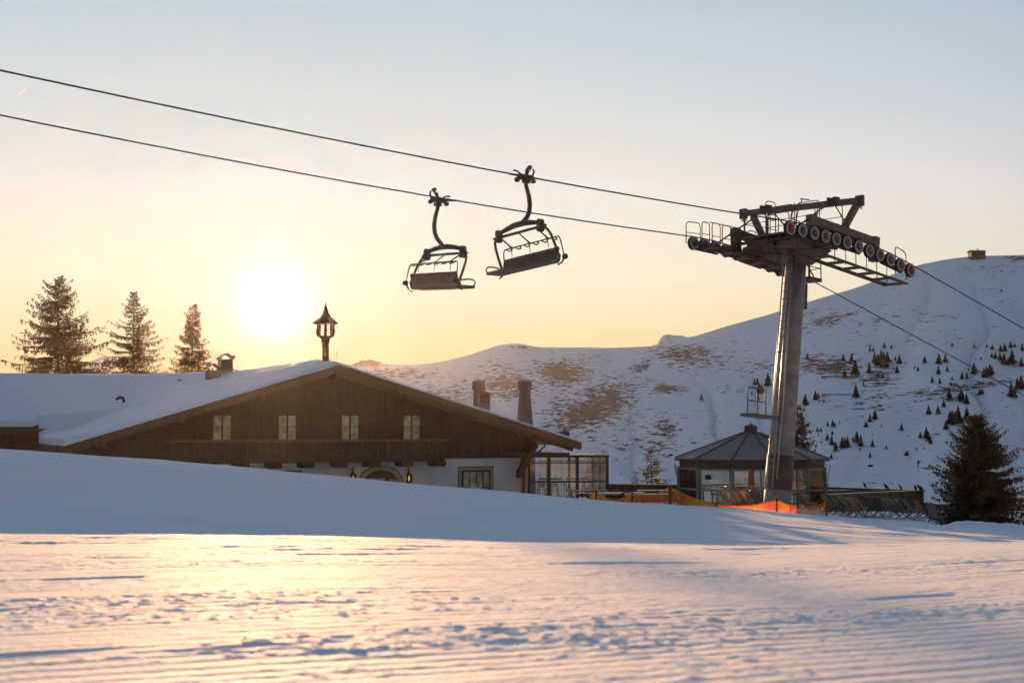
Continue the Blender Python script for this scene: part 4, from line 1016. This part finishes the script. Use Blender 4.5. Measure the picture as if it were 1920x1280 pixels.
def deck_proto(key, fr, first):
    r = empty('deck_chair', (0, 0, 0), '', 'deck chair')
    for s in (-1, 1):
        m = MB(); y = s * .29
        m.beam((-.52, y, 1.02), (.62, y, .03), .03, .045); m.build('side_rail', fr, r)
        m = MB(); y = s * .25; m.beam((.50, y, .52), (-.50, y, .03), .03, .045); m.build('seat_rail', fr, r)
    m = MB(); m.tube([(-.50, -.30, 1.0), (-.50, .30, 1.0)], .02, 6); m.tube([(.48, -.28, .50), (.48, .28, .50)], .02, 6); m.tube([(-.48, -.28, .04), (-.48, .28, .04)], .018, 6); m.tube([(.60, -.30, .045), (.60, .30, .045)], .018, 6); m.build_each('crossbar', fr, r)
    m = MB(); pts = [(-.51, 1.02), (-.40, .82), (-.26, .60), (-.10, .42), (.08, .31), (.26, .32), (.40, .41), (.49, .51)]
    for (x0, z0), (x1, z1) in zip(pts, pts[1:]):
        m.face([m.pt((x0, -.235, z0)), m.pt((x0, .235, z0)), m.pt((x1, .235, z1)), m.pt((x1, -.235, z1))], True)
    m.build('canvas', FAB[key][0], r); return r
PR = {}
DC = [(1538, 937, 57.2, 'tan', 0, 'tan canvas deck chair right behind the last net post'), (1552, 936, 57.0, 'yel', 0, 'tall yellow green deck chair next to the net end'), (1567, 939, 57.8, 'tan', 1, 'pale tan deck chair behind the yellow green ones'),
      (1574, 949, 55.0, 'yel', 1, 'low yellow green deck chair in the front row'), (1577, 944, 57.5, 'gry', 0, 'grey deck chair half hidden behind the low yellow green one'), (1591, 942, 54.6, 'org', 1, 'large orange tan deck chair with pale frame'),
      (1609, 944, 55.0, 'str', 0, 'dark striped deck chair right of the large orange tan one'), (1626, 945, 55.3, 'str', 0, 'middle one of the three neighbouring striped deck chairs'), (1641, 947, 55.5, 'str', 0, 'striped deck chair left of the tan pair'),
      (1656, 948, 54.8, 'tan', 1, 'left deck chair of the tan pair'), (1668, 948, 54.6, 'tan', 1, 'right deck chair of the tan pair'), (1681, 947, 54.8, 'gry', 1, 'grey deck chair with a pale diagonal frame'),
      (1697, 952, 55.6, 'gry', 0, 'low dark grey deck chair below the round cutouts'), (1711, 949, 54.3, 'org', 0, 'orange tan deck chair third from the right end'), (1727, 954, 54.2, 'gry', 0, 'grey blue deck chair second from the right end'), (1744, 949, 53.6, 'str', 0, 'striped deck chair at the right end beside the spruce'),
      (1352, 944, 60.5, 'gry', 1, 'grey deck chair left of the pole base, half behind the net'), (1372, 943, 61, 'gry', 0, 'dark deck chair in front of the pavilion door'), (1388, 941, 61, 'tan', 1, 'pale deck chair in front of the pavilion door'), (1405, 943, 60.5, 'gry', 0, 'dark deck chair just left of the ladder foot'),
      (1490, 941, 60, 'gry', 0, 'dark deck chair right of the pole base'), (1505, 943, 59, 'tan', 0, 'pale deck chair right of the pole base behind the net dip')]
rn = random.Random(4)
for px, py, Y, key, lt, lab in DC:
    kk = (key, lt)
    if kk in PR: o = copy_tree(PR[kk])
    else:
        o = deck_proto(key, M_CHFR if lt else M_CHFD, True); reg(o); PR[kk] = o
    q = P(px, py, Y); rz = rn.uniform(.25, 1.05); g = gz(q.x + .4, Y)
    h = max(.75, min(1.15, (q.z - g) / 1.02))
    o.location = (q.x + .5 * math.cos(rz), Y + .5 * math.sin(rz), g); o.rotation_euler = (0, 0, rz); o.scale = (h, h, h)
    tag(o, lab, 'deck chair', 'deck chairs on the snowy terrace')

# ------------------------------------------------------------------ lift tower
TD = 58.0; AZM = math.atan2(.79, .61)                       # rope runs towards the right and away
RV = Vector((.79, .61, 0)).normalized(); CV = Vector((.61, -.79, 0)).normalized()     # CV points to the near side
GA = 3.0
top = P(1494, 478, TD); base = onp(1456, 955, top, RV); gzb = gz(base.x, base.y)
T0 = top; NEAR = top + CV * GA; FARP = top - CV * GA
axis = (top - Vector((base.x, base.y, base.z))).normalized()
low = top - axis * ((top.z - gzb) / axis.z + .3)
tow = empty('lift_tower', (low.x, low.y, gzb), 'grey steel chairlift tower with two rows of rope wheels', 'lift tower')
xn = lambda px, py: onp(px, py, NEAR, RV)
xf = lambda px, py: onp(px, py, FARP, RV)
xc = lambda px, py: onp(px, py, T0, CV)
Ls = (top - low).length
def pa(t): return low + axis * (Ls * t)
m = MB(); m.lathe(low, [(.56, 0), (.53, Ls * .08), (.50, Ls * .3), (.455, Ls * .65), (.415, Ls)], 40, ax=axis); pole = m.build('pole', M_POLE, tow)
m = MB()
for t in (.285, .62): m.lathe(pa(t), [(.55 - .13 * t, -.03), (.57 - .13 * t, -.02), (.57 - .13 * t, .02), (.55 - .13 * t, .03)], 32, ax=axis)
m.build_each('collar', M_POLE, pole); m = MB()
m.lathe(pa(.985), [(.42, -.12), (.52, -.1), (.52, .04), (.42, .05)], 32, ax=axis)
m.build('flange', M_POLE, pole); m = MB()
for k in range(18):
    an = 6.283 * k / 18; e1 = axis.cross(Vector((0, 1, 0))).normalized(); e2 = axis.cross(e1); c = pa(.985) + (e1 * math.cos(an) + e2 * math.sin(an)) * .47
    m.tube([c - axis * .16, c + axis * .1], .022, 6)
m.build_each('bolt', M_POLE, pole)
# dark wrap around the foot with a little number plate
m = MB(); m.lathe(pa(.10), [(.552, 0), (.542, Ls * .13)], 40, ax=axis); m.build('foot_wrap', M_DARKST, pole)
# cross arm: deep box girder, tapering outwards
up = Vector((0, 0, 1))
def girder(mb, a, b, wa, wb, ha, hb, upv=up):
    d = (b - a).normalized(); s = d.cross(upv).normalized()
    ia = [mb.pt(a + s * x * wa / 2 + upv * z * ha / 2) for x, z in ((-1, -1), (1, -1), (1, 1), (-1, 1))]
    ib = [mb.pt(b + s * x * wb / 2 + upv * z * hb / 2) for x, z in ((-1, -1), (1, -1), (1, 1), (-1, 1))]
    mb.face(ia[::-1]); mb.face(ib)
    for k in range(4): mb.face((ia[k], ia[(k + 1) % 4], ib[(k + 1) % 4], ib[k]))
hc = top + up * .38
m = MB(); girder(m, hc, hc + CV * (GA - .25) - up * .0, .85, .5, .78, .36); girder(m, hc, hc - CV * (GA - .25) - up * .0, .85, .5, .78, .36)
m.build('cross_arm', M_STEEL, tow)
m = MB()
for s in (-1, 1):
    for t in (.6, 1.2, 1.8, 2.4): 
        c = hc + CV * s * t; hh = .80 - .42 * t / 2.75 + .03; m.beam(c - up * hh / 2, c + up * hh / 2, .05, .9 - .35 * t / 2.75 + .03, CV)
m.beam(hc + RV * .5 - CV * 2.6 + up * .3, hc + RV * .5 + CV * 2.6 + up * .3, .1, .12); m.beam(hc - RV * .5 - CV * 2.6 + up * .3, hc - RV * .5 + CV * 2.6 + up * .3, .1, .12)
m.build('arm_rib', M_DARKST, tow)
m = MB()
for s in (-1, 1):
    for o_ in (-.62, .62):
        m.beam(hc + RV * o_ - CV * s * .2 - up * .30, hc + RV * o_ * .8 + CV * s * 2.9 - up * .02, .10, .14)
    for t in (.45, .95, 1.45, 1.95, 2.45): m.beam(hc - RV * .78 + CV * s * t - up * (.34 - .09 * t), hc + RV * .78 + CV * s * t - up * (.34 - .09 * t), .07, .09)
    m.tube([hc + CV * s * .3 + RV * .5 + up * .1, hc + CV * s * 1.4 + RV * .56 + up * .02, hc + CV * s * 2.7 + RV * .42 + up * .12], .035, 6)
    m.beam(hc - RV * .50 + CV * s * .7, hc - RV * .50 + CV * s * 1.3, .22, .34)
m.build_each('arm_strut', M_DARKST, tow)
m = MB(); m.prism([hc - RV * .44 - CV * 1.5 - up * .30, hc - RV * .44 + CV * 1.5 - up * .30, top - RV * .44 + CV * .45 - up * .42, top - RV * .44 - CV * .45 - up * .42], RV * .88); m.build('gusset', M_STEEL, tow)
# sheave wheels
wn = [(878, 327), (972, 345), (1065, 366), (1152, 390), (1237, 412), (1322, 438), (1412, 470), (1498, 503), (1578, 536), (1660, 572), (1742, 614), (1820, 655)]
wf = [(125, 443), (210, 458), (297, 477), (382, 502), (467, 528), (552, 556), (637, 585), (722, 620), (800, 652), (878, 690), (952, 728)]
nearW = [xn(1270 + a / 4.174, 350 + b / 4.174) for a, b in wn]; farW = [xf(1270 + a / 4.174, 350 + b / 4.174) for a, b in wf]
WRAD = .28
def sheave(c, org_, out):
    m = MB()
    m.mi = 0; m.lathe(c, [(.10, -.07), (WRAD * .84, -.065), (WRAD, -.06), (WRAD, -.03), (WRAD - .022, 0), (WRAD, .03), (WRAD, .06), (WRAD * .84, .065), (.10, .07)], 28, ax=out)
    s = m.build('sheave', M_TYRE, tow)
    m = MB(); m.lathe(c, [(WRAD * .86, .062), (WRAD * .86, .078), (WRAD * .74, .078), (WRAD * .74, .064)], 28, ax=out); m.lathe(c, [(WRAD * .86, -.062), (WRAD * .86, -.078), (WRAD * .74, -.078), (WRAD * .74, -.064)], 28, ax=out); m.build('rim', M_RIM, s)
    m = MB(); m.lathe(c, [(WRAD * .72, -.066), (WRAD * .4, -.072), (WRAD * .4, .072), (WRAD * .72, .066)], 24, ax=out); m.lathe(c, [(.05, .02), (.05, .11), (.03, .13)], 12, ax=out); m.build('disc', M_ORANGE if org_ else M_DISC, s)
for i, c in enumerate(nearW): sheave(c, i in (0, 11), CV)
for i, c in enumerate(farW): sheave(c, False, CV)
# rocker beams joining the wheels in pairs, fours and so on
def rockers(Wl, off, name):
    m = MB(); n = len(Wl)
    for i in range(0, n - 1, 2):
        a, b = Wl[i] + off, Wl[i + 1] + off; m.beam(a, b, .05, .14)
        for q in (a, b): m.tube([q - CV * .06, q + CV * .06], .055, 10)
    for i in range(0, n - 3, 4):
        a = (Wl[i] + Wl[i + 1]) / 2 + off * 1.5 - up * .13; b = (Wl[i + 2] + Wl[i + 3]) / 2 + off * 1.5 - up * .13; m.beam(a, b, .07, .18)
    m.build_each(name, M_DARKST, tow)
rockers(nearW, -CV * .12, 'rocker_beam'); rockers(farW, CV * .13, 'rocker_beam')
rockers(farW, -CV * .13, 'rocker_beam')
# portal beams above the wheel rows
def portal(a, b, legs, hgt, th, yoff):
    m = MB(); m.beam(a + yoff, b + yoff, th, hgt)
    for (p, q) in legs: m.beam(p + yoff, q + yoff, th * 1.15, .30, RV)
    m.build('balance_beam', M_STEEL if yoff.dot(CV) < 0 else M_DARKST, tow)
portal(xn(1534, 411), xn(1650, 452), [(xn(1532, 401), xn(1532, 445)), (xn(1651, 443), xn(1648, 489))], .30, .26, -CV * .28)
portal(xf(1364, 436), xf(1470, 474), [(xf(1370, 429), xf(1371, 478)), (xf(1412, 449), xf(1411, 490)), (xf(1462, 470), xf(1462, 512))], .34, .28, CV * .28)
m = MB(); m.beam(xf(1398, 472) + CV * .2, xf(1470, 487) + CV * .2, .30, .62); m.beam(xf(1405, 476) + CV * .42, xf(1455, 474) + CV * .42, .05, .12); m.build('hanger_box', M_DARKST, tow)
# lifting frame
bl_, br_ = xc(1394, 400.5), xc(1612, 376)
lf = MB(); lf.beam(bl_, br_, .22, .24); lfo = lf.build('lifting_beam', M_STEEL, tow)
for c in (bl_, br_):
    m = MB(); m.beam(c - up * .22, c + up * .2, .34, .16, RV); m.build('beam_end_plate', M_DARKST, lfo)
    for k in (-.06, .14):
        s_ = 1 if c is bl_ else -1; q = c + CV * s_ * k; m = MB(); m.tube([q - up * .2, q - up * .28 + RV * .06, q - up * .35, q - up * .28 - RV * .06, q - up * .2], .02, 6); m.build('lifting_eye', M_DARKST, lfo)
for (p0, p1) in ((xc(1412, 405), xc(1437, 458)), (xc(1607, 383), xc(1578, 436))):
    m = MB(); m.beam(p0, p1, .22, .22, RV); m.build('frame_post', M_STEEL, tow)
for (p0, p1) in ((xc(1557, 379), xn(1496, 424)), (xc(1409, 412), xf(1345, 456)), (xc(1564, 384), xn(1592, 428)), (xc(1450, 398), xc(1486, 440))):
    m = MB(); m.tube([p0, p1], .035, 8); m.build('brace', M_DARKST, tow)
m = MB()
for px, py in ((1431, 393), (1441, 391.5), (1557, 378.5), (1568, 377)):
    q = xc(px, py); m.boxb(q + up * .02, RV * .16, CV * .06, up * .14)
q = xc(1508, 385); m.beam(q + up * .15 - CV * .15, q + up * .28 - CV * .15, .05, .05); m.beam(q + up * .28 - CV * .18, q + up * .2 + CV * .25, .08, .05)
m.build_each('beam_fitting', M_DARKST, lfo)
# top ladder through the frame
def ladder(a, b, wdir, wd, step, name, mat, r=.018, par=None, mat2=None):
    m = MB(); d = (b - a); n = int(d.length / step)
    for s in (-1, 1): m.tube([a + wdir * s * wd / 2, b + wdir * s * wd / 2], r * 1.3, 8)
    for k in range(1, n): q = a + d * (k / n); m.tube([q - wdir * wd / 2, q + wdir * wd / 2], r * .8, 6)
    return m.build(name, mat, par or tow)
ladder(xc(1485, 424) , xc(1495, 380), CV, .30, .30, 'top_ladder', M_DARKST)
# main ladder on the left of the pole with bright rails
la = pa(.012) - RV * .86 - CV * .1; lb = pa(.99) - RV * .62 - CV * .1
la = onp(1440, 948, low - RV * .3 + CV * .25, RV); lb = onp(1477, 462, low - RV * .3 + CV * .25, RV)
md = (RV * .55 + CV * .84).normalized()
ladder(la, lb, RV, .34, .30, 'ladder', M_RAIL, r=.02)
m = MB(); off_ = RV * .02 + CV * .05
d = lb - la
m.tube([la + RV * .30 + CV * .1 + d * .1, la + RV * .30 + CV * .1 + d * .97], .045, 12); m.build('cable_duct', M_RAIL, tow)
m = MB()
for k in range(1, 22):
    q = la + d * (k / 22); c = pa((k / 22) * .97 + .015); m.tube([q + RV * .15, q + RV * .30 + CV * .08, c], .018, 6)
m.build('ladder_bracket', M_STEEL, tow)
# small rest platform with railing, half way up
def rail_loop(p, q, h, r=.022, mid=True, name='handrail', mat=M_DARKST, par=None, upv=up):
    m = MB(); d = (q - p); L_ = d.length; n = d.normalized(); k = min(.16, L_ * .3)
    m.tube([p, p + upv * (h - k), p + upv * (h - k * .3) + n * k * .3, p + upv * h + n * k, q + upv * h - n * k, q + upv * (h - k * .3) - n * k * .3, q + upv * (h - k), q], r, 7)
    if mid: m.tube([p + upv * h * .5, q + upv * h * .5], r * .8, 6)
    return m.build(name, mat, par or tow)
pp = lambda px, py, k=0.0: onp(px, py, low - RV * .3 + CV * (.25 + k), RV)
m = MB(); a_, b_ = pp(1401, 777), pp(1446, 783); m.beam(a_ - CV * .0, b_, .75, .12); m.build('rest_platform', M_STEEL, tow)
rail_loop(pp(1402, 775, -.3), pp(1436, 779, -.3), 1.05, .026, mat=M_STEEL); rail_loop(pp(1402, 775, .36), pp(1420, 777, .36), 1.05, .024, mat=M_STEEL)
m = MB(); m.tube([pp(1402, 775, -.3) + up * .55, pp(1402, 775, .36) + up * .55], .022, 6); m.tube([pp(1402, 775, -.3) + up * 1.0, pp(1402, 775, .36) + up * 1.0], .022, 6); m.build('handrail', M_STEEL, tow)
# weight box and side platform right of the pole
m = MB(); q0 = onp(1508, 531, top + RV * .62, CV); q1 = onp(1507, 580, top + RV * .60, CV); m.beam(q0, q1, .17, .22, CV); m.build('cable_box', M_DARKST, tow)
sp = top + RV * .55 - up * 0; 
g0 = onp(1506, 522, T0 - CV * .5, RV); g1 = onp(1529, 527, T0 - CV * .5, RV)
m = MB(); m.beam(g0, g1, .7, .14); m.build('side_platform', M_DARKST, tow)
rail_loop(g0 + CV * .3, g1 + CV * .3, 1.0, .025); rail_loop(g1 - CV * .3, g1 + CV * .3, 1.0, .025)
m = MB(); m.tube([g0 + up * .9, g1 + up * .05], .03, 6); m.build('brace', M_DARKST, tow)
# catwalks beneath the wheel rows
def catwalk(Wl, side, drop, width, i0, i1, name='catwalk'):
    a, b = Wl[i0] - up * drop + side * .25, Wl[i1] - up * drop + side * .25; d = b - a; n = d.normalized()
    m = MB()
    m.beam(a, b, .06, .10); m.beam(a + side * width, b + side * width, .06, .14)
    K = int(d.length / .85)
    for k in range(K + 1): q = a + d * (k / K); m.beam(q, q + side * width, .42, .07, up)
    return m.build(name, M_DARKST, tow), a, b, n
cwn, na, nb_, nn = catwalk(nearW, -CV, .50, .95, 1, 11)
cwf, fa, fb, fn_ = catwalk(farW, CV, .16, .6, 1, 9)
# handrails along the catwalks
rl = nearW
for k, i in enumerate(range(0, 11, 2)):
    p = Wp = nearW[i] - up * .45 - CV * 1.15; q = nearW[i + 1] - up * .45 - CV * 1.15
    rail_loop(p, q, 1.15, .02, mid=(k < 4))
e0 = nearW[11] - up * .5 - CV * .15 + RV * .0; rail_loop(nearW[10] - CV * .3 - up * .3 + RV * .1, nearW[11] + RV * .15 - CV * .3 - up * .35, 1.12, .024, mid=False)
# far row: four taller hoops and a sloping rail, as in the photograph
for (x0, x1, y0, y1, h) in ((1293, 1319.5, 455, 458, 1.0), (1323, 1337, 460, 463, 1.0), (1342, 1357, 466, 468, 1.0), (1361, 1377, 472, 474, 1.0), (1379, 1396, 478, 480, 1.0), (1408, 1425, 484, 486, 1.1)):
    p, q = xf(x0, y0) - CV * .2, xf(x1, y1) - CV * .2
    h_ = (p.z - xf(x0, 414 + max(0, x0 - 1330) * .22).z); rail_loop(p, q, abs(h_), .022, mid=True)
m = MB(); m.tube([xf(1337, 415.5) - CV * .2, xf(1394, 428) - CV * .2], .02, 6); m.build('handrail', M_DARKST, tow)
# maintenance deck on top of the arm with railings
dk = hc + up * .50
m = MB(); m.beam(dk - CV * 2.3 - RV * .0, dk + CV * 1.9, 1.5, .07); m.build('service_deck', M_STEEL, tow)
for s, (c0, c1) in ((-1, (-2.2, -.9)), (-1, (-.8, .5)), (-1, (.6, 1.8)), (1, (-2.2, -1.0)), (1, (-.9, .4)), (1, (.5, 1.8))):
    rail_loop(dk + RV * s * .7 + CV * c0, dk + RV * s * .7 + CV * c1, 1.1, .02)
rail_loop(dk - RV * .7 - CV * 2.25, dk + RV * .7 - CV * 2.25, 1.1, .02); rail_loop(dk - RV * .3 - CV * 1.4, dk + RV * .3 - CV * 1.4, 1.5, .022)
# number plate
q = top - axis * .12 + CV * .46 - RV * .05 + up * .25
m = MB(); m.boxb(xc(1484, 467) + CV * 0 - RV * .5 , RV * .10, up * .10, CV * .01); m.build('red_plate', pmat('red_plate', (.35, .05, .04), None, 3, .6), tow)

# haul ropes
def rope(pl, Wl, left, right, label):
    pts = []
    pts.append(None)
    wp = [c + up * (WRAD - .005) for c in Wl]
    d = (wp[1] - wp[0]).normalized()
    a = pl(*left[0]); seg = [a.lerp(wp[0], k / 24) for k in range(24)]
    mid = pl(*left[1])
    # sag so that the line passes the mid point
    t_ = (mid - a).length / (wp[0] - a).length; dz = mid.z - a.lerp(wp[0], t_).z; am = dz / (t_ * (1 - t_))
    seg = [p + up * am * (k / 24) * (1 - k / 24) for k, p in enumerate(seg)]
    ext = seg[0] + (seg[0] - seg[1]).normalized() * 40
    b = pl(*right[-1]); out = [wp[-1].lerp(b, k / 10) for k in range(1, 11)]
    e2 = out[-1] + (out[-1] - out[-2]).normalized() * 25
    m = MB(); m.tube([ext] + seg + wp + out + [e2], .026, 8)
    o = m.build('haul_rope', M_ROPE, None, org=wp[0]); tag(o, label, 'cable', 'haul ropes of the chairlift'); return seg
rn_ = rope(xn, nearW, [(0, 132), (985, 331)], [(1920, 616)], 'upper steel haul rope carrying the right chair')
rf_ = rope(xf, farW, [(0, 216), (824, 371)], [(1530, 534), (1920, 741)], 'lower steel haul rope carrying the left chair')

# ------------------------------------------------------------------ chairs of the lift
def lift_chair():
    r = empty('lift_chair', (0, 0, 0), '', 'lift chair')
    m = MB()
    m.beam((-.30, 0, -.03), (.30, 0, -.03), .16, .17); m.beam((-.12, .05, -.16), (.14, .05, -.16), .14, .16)
    m.tube([(.70, 0, 0), (.45, 0, .01), (.28, 0, .02)], [.02, .035, .05], 8)
    m.lathe((.32, -.1, -.13), [(.085, 0), (.085, .1)], 14, ax=(0, 1, 0)); m.lathe((-.38, -.1, -.12), [(.075, 0), (.075, .1)], 14, ax=(0, 1, 0))
    m.tube([(-.05, 0, .03), (-.14, 0, .2), (-.24, 0, .32)], .045, 8); m.tube([(.05, .1, .03), (.0, .1, .22), (-.12, .1, .26)], .05, 8); m.tube([(-.25, .05, .02), (-.34, .05, .17), (-.30, .05, .28)], .035, 8)
    m.lathe((-.2, -.06, .33), [(.07, 0), (.07, .12)], 12, ax=(0, 1, 0)); m.tube([(.2, .0, .08), (.38, 0, .16), (.5, 0, .15)], .03, 7)
    m.build('grip', M_DARKST, r)
    m = MB(); m.tube([(0, 0, -.1), (-.03, 0, -.35), (-.12, 0, -.65), (-.15, 0, -.95), (-.11, 0, -1.2), (.0, 0, -1.4), (.2, 0, -1.58), (.34, 0, -1.66)], [.075, .07, .075, .08, .08, .08, .075, .07], 12); m.build('hanger', M_DARKST, r)
    m = MB()
    m.tube([(.35, -1.15, -1.80), (.35, -.7, -1.72), (.35, -.25, -1.66), (.35, .25, -1.66), (.35, .7, -1.72), (.35, 1.15, -1.80)], [.055, .085, .10, .10, .085, .055], 10, flat=1.0)
    m.beam((.35, -1.42, -1.93), (.35, 1.42, -1.93), .07, .08)
    for s in (-1, 1):
        for dz in (-1.80, -1.98): m.lathe((.27, s * 1.12, dz), [(.13, 0), (.13, .16)], 9, ax=(1, 0, 0), smooth=False)
        m.beam((.35, s * 1.12, -1.78), (.35, s * 1.12, -2.0), .1, .16, (0, 1, 0))
    m.build('yoke', M_DARKST, r)
    for s in (-1, 1):
        m = MB(); m.tube([(.35, s * 1.15, -1.95), (.34, s * 1.30, -1.97), (.30, s * 1.42, -2.06), (.22, s * 1.50, -2.25), (.08, s * 1.53, -2.6), (-.06, s * 1.54, -2.95), (-.02, s * 1.54, -3.1)], .046, 9)
        m.build('side_frame', M_DARKST, r)
        m = MB(); m.tube([(-.05, s * 1.6, -2.92), (.28, s * 1.62, -2.86), (.50, s * 1.62, -2.88), (.58, s * 1.62, -2.98), (.52, s * 1.6, -3.08)], .028, 7); m.build('armrest', M_DARKST, r)
        m = MB(); m.tube([(-.12, s * 1.40, -2.26), (-.13, s * 1.47, -2.28), (-.14, s * 1.53, -2.38), (-.19, s * 1.57, -2.7), (-.22, s * 1.58, -2.95)], .022, 7)
        m.lathe((-.24, s * 1.56, -2.95), [(.09, 0), (.09, .1 * s)] if s > 0 else [(.09, -.1), (.09, 0)], 12, ax=(0, 1, 0)); m.tube([(-.24, s * 1.6, -2.95), (-.1, s * 1.6, -3.16), (.05, s * 1.58, -3.24)], .03, 6); m.build('bar_arm', M_DARKST, r)
    m = MB(); m.tube([(-.12, -1.45, -2.26), (-.12, 1.45, -2.26)], .024, 7)
    for k in range(6):
        y = -1.2 + k * .48; m.tube([(-.12, y - .14, -2.27), (-.20, y - .08, -2.33), (-.20, y + .08, -2.33), (-.12, y + .14, -2.27)], .026, 6)
    sb = m.build('safety_bar', M_DARKST, r)
    m = MB()
    for y in (-1.05, -.05, .92):
        m.tube([(.35, y, -1.94), (-.1, y, -2.24)], .026, 7); m.tube([(.0, y, -2.17), (-.14, y + .08, -2.28), (-.14, y - .08, -2.28), (.0, y, -2.17)], .018, 6)
    m.build_each('bar_rod', M_DARKST, sb)
    m = MB()
    for y in (-1.1, -.1, .88): m.tube([(-.14, y, -2.3), (-.12, y + .03, -2.42), (-.16, y + .02, -2.52), (-.10, y + .05, -2.60)], [.010, .014, .012, .006], 5)
    m.build('strap', M_DARKST, sb)
    m = MB(); m.beam((-.02, -1.48, -3.08), (-.02, 1.48, -3.08), .10, .08); m.beam((.27, -1.55, -3.12), (.27, 1.55, -3.12), .58, .10); 
    m.tube([(.56, -1.56, -3.12), (.56, 1.56, -3.12)], .06, 8); m.build('seat', M_SEAT, r)
    m = MB(); n = 6
    for k in range(n):
        y0 = -1.47 + k * (2.94 / n) + .008; y1 = -1.47 + (k + 1) * (2.94 / n) - .008
        m.prism([(-.04, y0, -3.03), (-.14, y0, -2.62), (-.10, y0, -2.61), (.0, y0, -3.03)], (0, y1 - y0, 0))
    m.box(-.17, -.15, -1.45, 1.45, -2.72, -2.68); m.build('backrest', M_SEAT, r)
    return r
ch = lift_chair(); reg(ch)
q = xn(985, 331); ch.location = q; ch.rotation_euler = (0, R(-1.5), math.atan2(-RV.y, -RV.x)); ch.scale = (.96, .96, .96)
ch.rotation_euler = (R(3.5), 0, math.atan2(-RV.y, -RV.x))
tag(ch, 'empty lift chair hanging from the upper rope, the right one nearer the tower', 'lift chair', 'empty chairs of the chairlift')
c2 = copy_tree(ch); q = xf(822, 374); c2.location = q; c2.scale = (1.0, 1.0, 1.01); c2.rotation_euler = (R(3.0), 0, math.atan2(RV.y, RV.x))
tag(c2, 'empty lift chair hanging from the lower rope, the left one nearer the sun', 'lift chair', 'empty chairs of the chairlift')

# ------------------------------------------------------------------ birds
def bird(px, py, Y, size, face, label, fly=False, pitch=35):
    q = P(px, py, Y); r = empty('bird', q, label, 'bird', 'black mountain birds')
    d = Vector((face, 0, 0)); a = R(pitch if not fly else 5); ax_ = d * math.cos(a) + up * math.sin(a); s = size * .62
    m = MB(); o = Vector(q) + up * s * .30 * (0 if fly else 1)
    m.tube([o - ax_ * s * .75, o - ax_ * s * .45, o - ax_ * s * .2, o + ax_ * s * .05, o + ax_ * s * .25, o + ax_ * s * .36 + up * s * .04, o + ax_ * s * .40 + d * s * .06 + up * s * .07, o + ax_ * s * .42 + d * s * .16 + up * s * .05, o + ax_ * s * .42 + d * s * .27 + up * s * .01],
           [s * .05, s * .09, s * .19, s * .23, s * .18, s * .12, s * .12, s * .05, s * .008], 10)
    if not fly:
        for k in (-.05, .05): m.tube([o - up * s * .05 + Vector((0, k * s * 2, 0)), Vector(q) + Vector((d.x * .02, k * s * 2, -.01))], s * .018, 5)
    body = m.build('body', M_BIRD, r)
    for sg in (-1, 1):
        m = MB()
        if fly:
            t1 = o + Vector((.15 * s, sg * s * .55, s * .28 * (1 if sg > 0 else .7))); t2 = o + Vector((-.35 * s * d.x, sg * s * 1.1, s * .15))
            m.prism([o + ax_ * s * .2, t1 + ax_ * s * .15, t2, t1 - ax_ * s * .25, o - ax_ * s * .22], (0, 0, .01))
        else:
            c = o + Vector((0, sg * s * .15, 0)); m.prism([c + ax_ * s * .15 - up * .0, c - ax_ * s * .1 + up * s * .1, c - ax_ * s * .6, c - ax_ * s * .15 - up * s * .1], (0, sg * s * .03, 0))
        m.build('wing', M_BIRD, r)
    return r
bird(1621.5, 912, 70, .42, -1, 'black bird perched upright on the rear plank wall, leftmost', pitch=60)
bird(1662, 916, 68.6, .55, -1, 'black bird leaning back on the wall, second from left', pitch=50)
bird(1688.5, 916, 68.6, .42, -1, 'small black bird between the leaning bird and the corner pair', pitch=60)
bird(1716.5, 918, 68, .50, -1, 'black bird of the corner pair standing more to the left', pitch=65)
bird(1726, 919, 68, .62, -1, 'black bird at the very corner of the plank wall, tail hanging', pitch=40)
bird(1122, 856, 80, .42, -1, 'dark bird perched on the winter garden roof', pitch=15)
bird(1632, 873, 70, .42, 1, 'black bird gliding over the snow right of the pavilion', fly=True)
bird(1257, 853, 74, .40, 1, 'dark bird flying close to the pavilion eave', fly=True)
bird(437, 668, 84, .42, -1, 'golden backlit bird flying beside the roof chimney', fly=True)

# ------------------------------------------------------------------ contrail
M_TRAIL = pmat('contrail_ice', (.95, .93, .9), (.9, .88, .86), 1, 1, trans=.95)
q0, q1 = P(34, 180, 4200), P(53, 163, 4200)
m = MB(); m.tube([q0.lerp(q1, k / 6) for k in range(7)], [.5, 1.4, 2.1, 2.4, 2.2, 1.6, .5], 10); o = m.build('contrail', M_TRAIL, None, org=q0); tag(o, 'short white vapour trail high in the left sky', 'contrail', None, 'thing')
q0, q1 = P(529, 378, 4200), P(544, 373, 4200)
m = MB(); m.tube([q0.lerp(q1, k / 6) for k in range(7)], [.3, .9, 1.2, 1.3, 1.2, .9, .3], 8); o = m.build('contrail', M_TRAIL, None, org=q0); tag(o, 'faint tiny vapour trail above the sun', 'contrail', None, 'thing')

# ------------------------------------------------------------------ haze
HAZE = True
if HAZE:
    m = MB(); m.box(-800, 800, -25, 700, -66, 120)
    hm = bpy.data.materials.new('haze'); hm.use_nodes = True; t = hm.node_tree; t.nodes.remove(t.nodes['Principled BSDF'])
    pv = t.nodes.new('ShaderNodeVolumePrincipled'); pv.inputs['Color'].default_value = (.96, .95, .94, 1); pv.inputs['Density'].default_value = HD; pv.inputs['Anisotropy'].default_value = HG
    t.links.new(pv.outputs[0], t.nodes['Material Output'].inputs['Volume'])
    tag(m.build('haze', hm), 'thin golden morning haze over the whole valley', None, None, 'stuff')
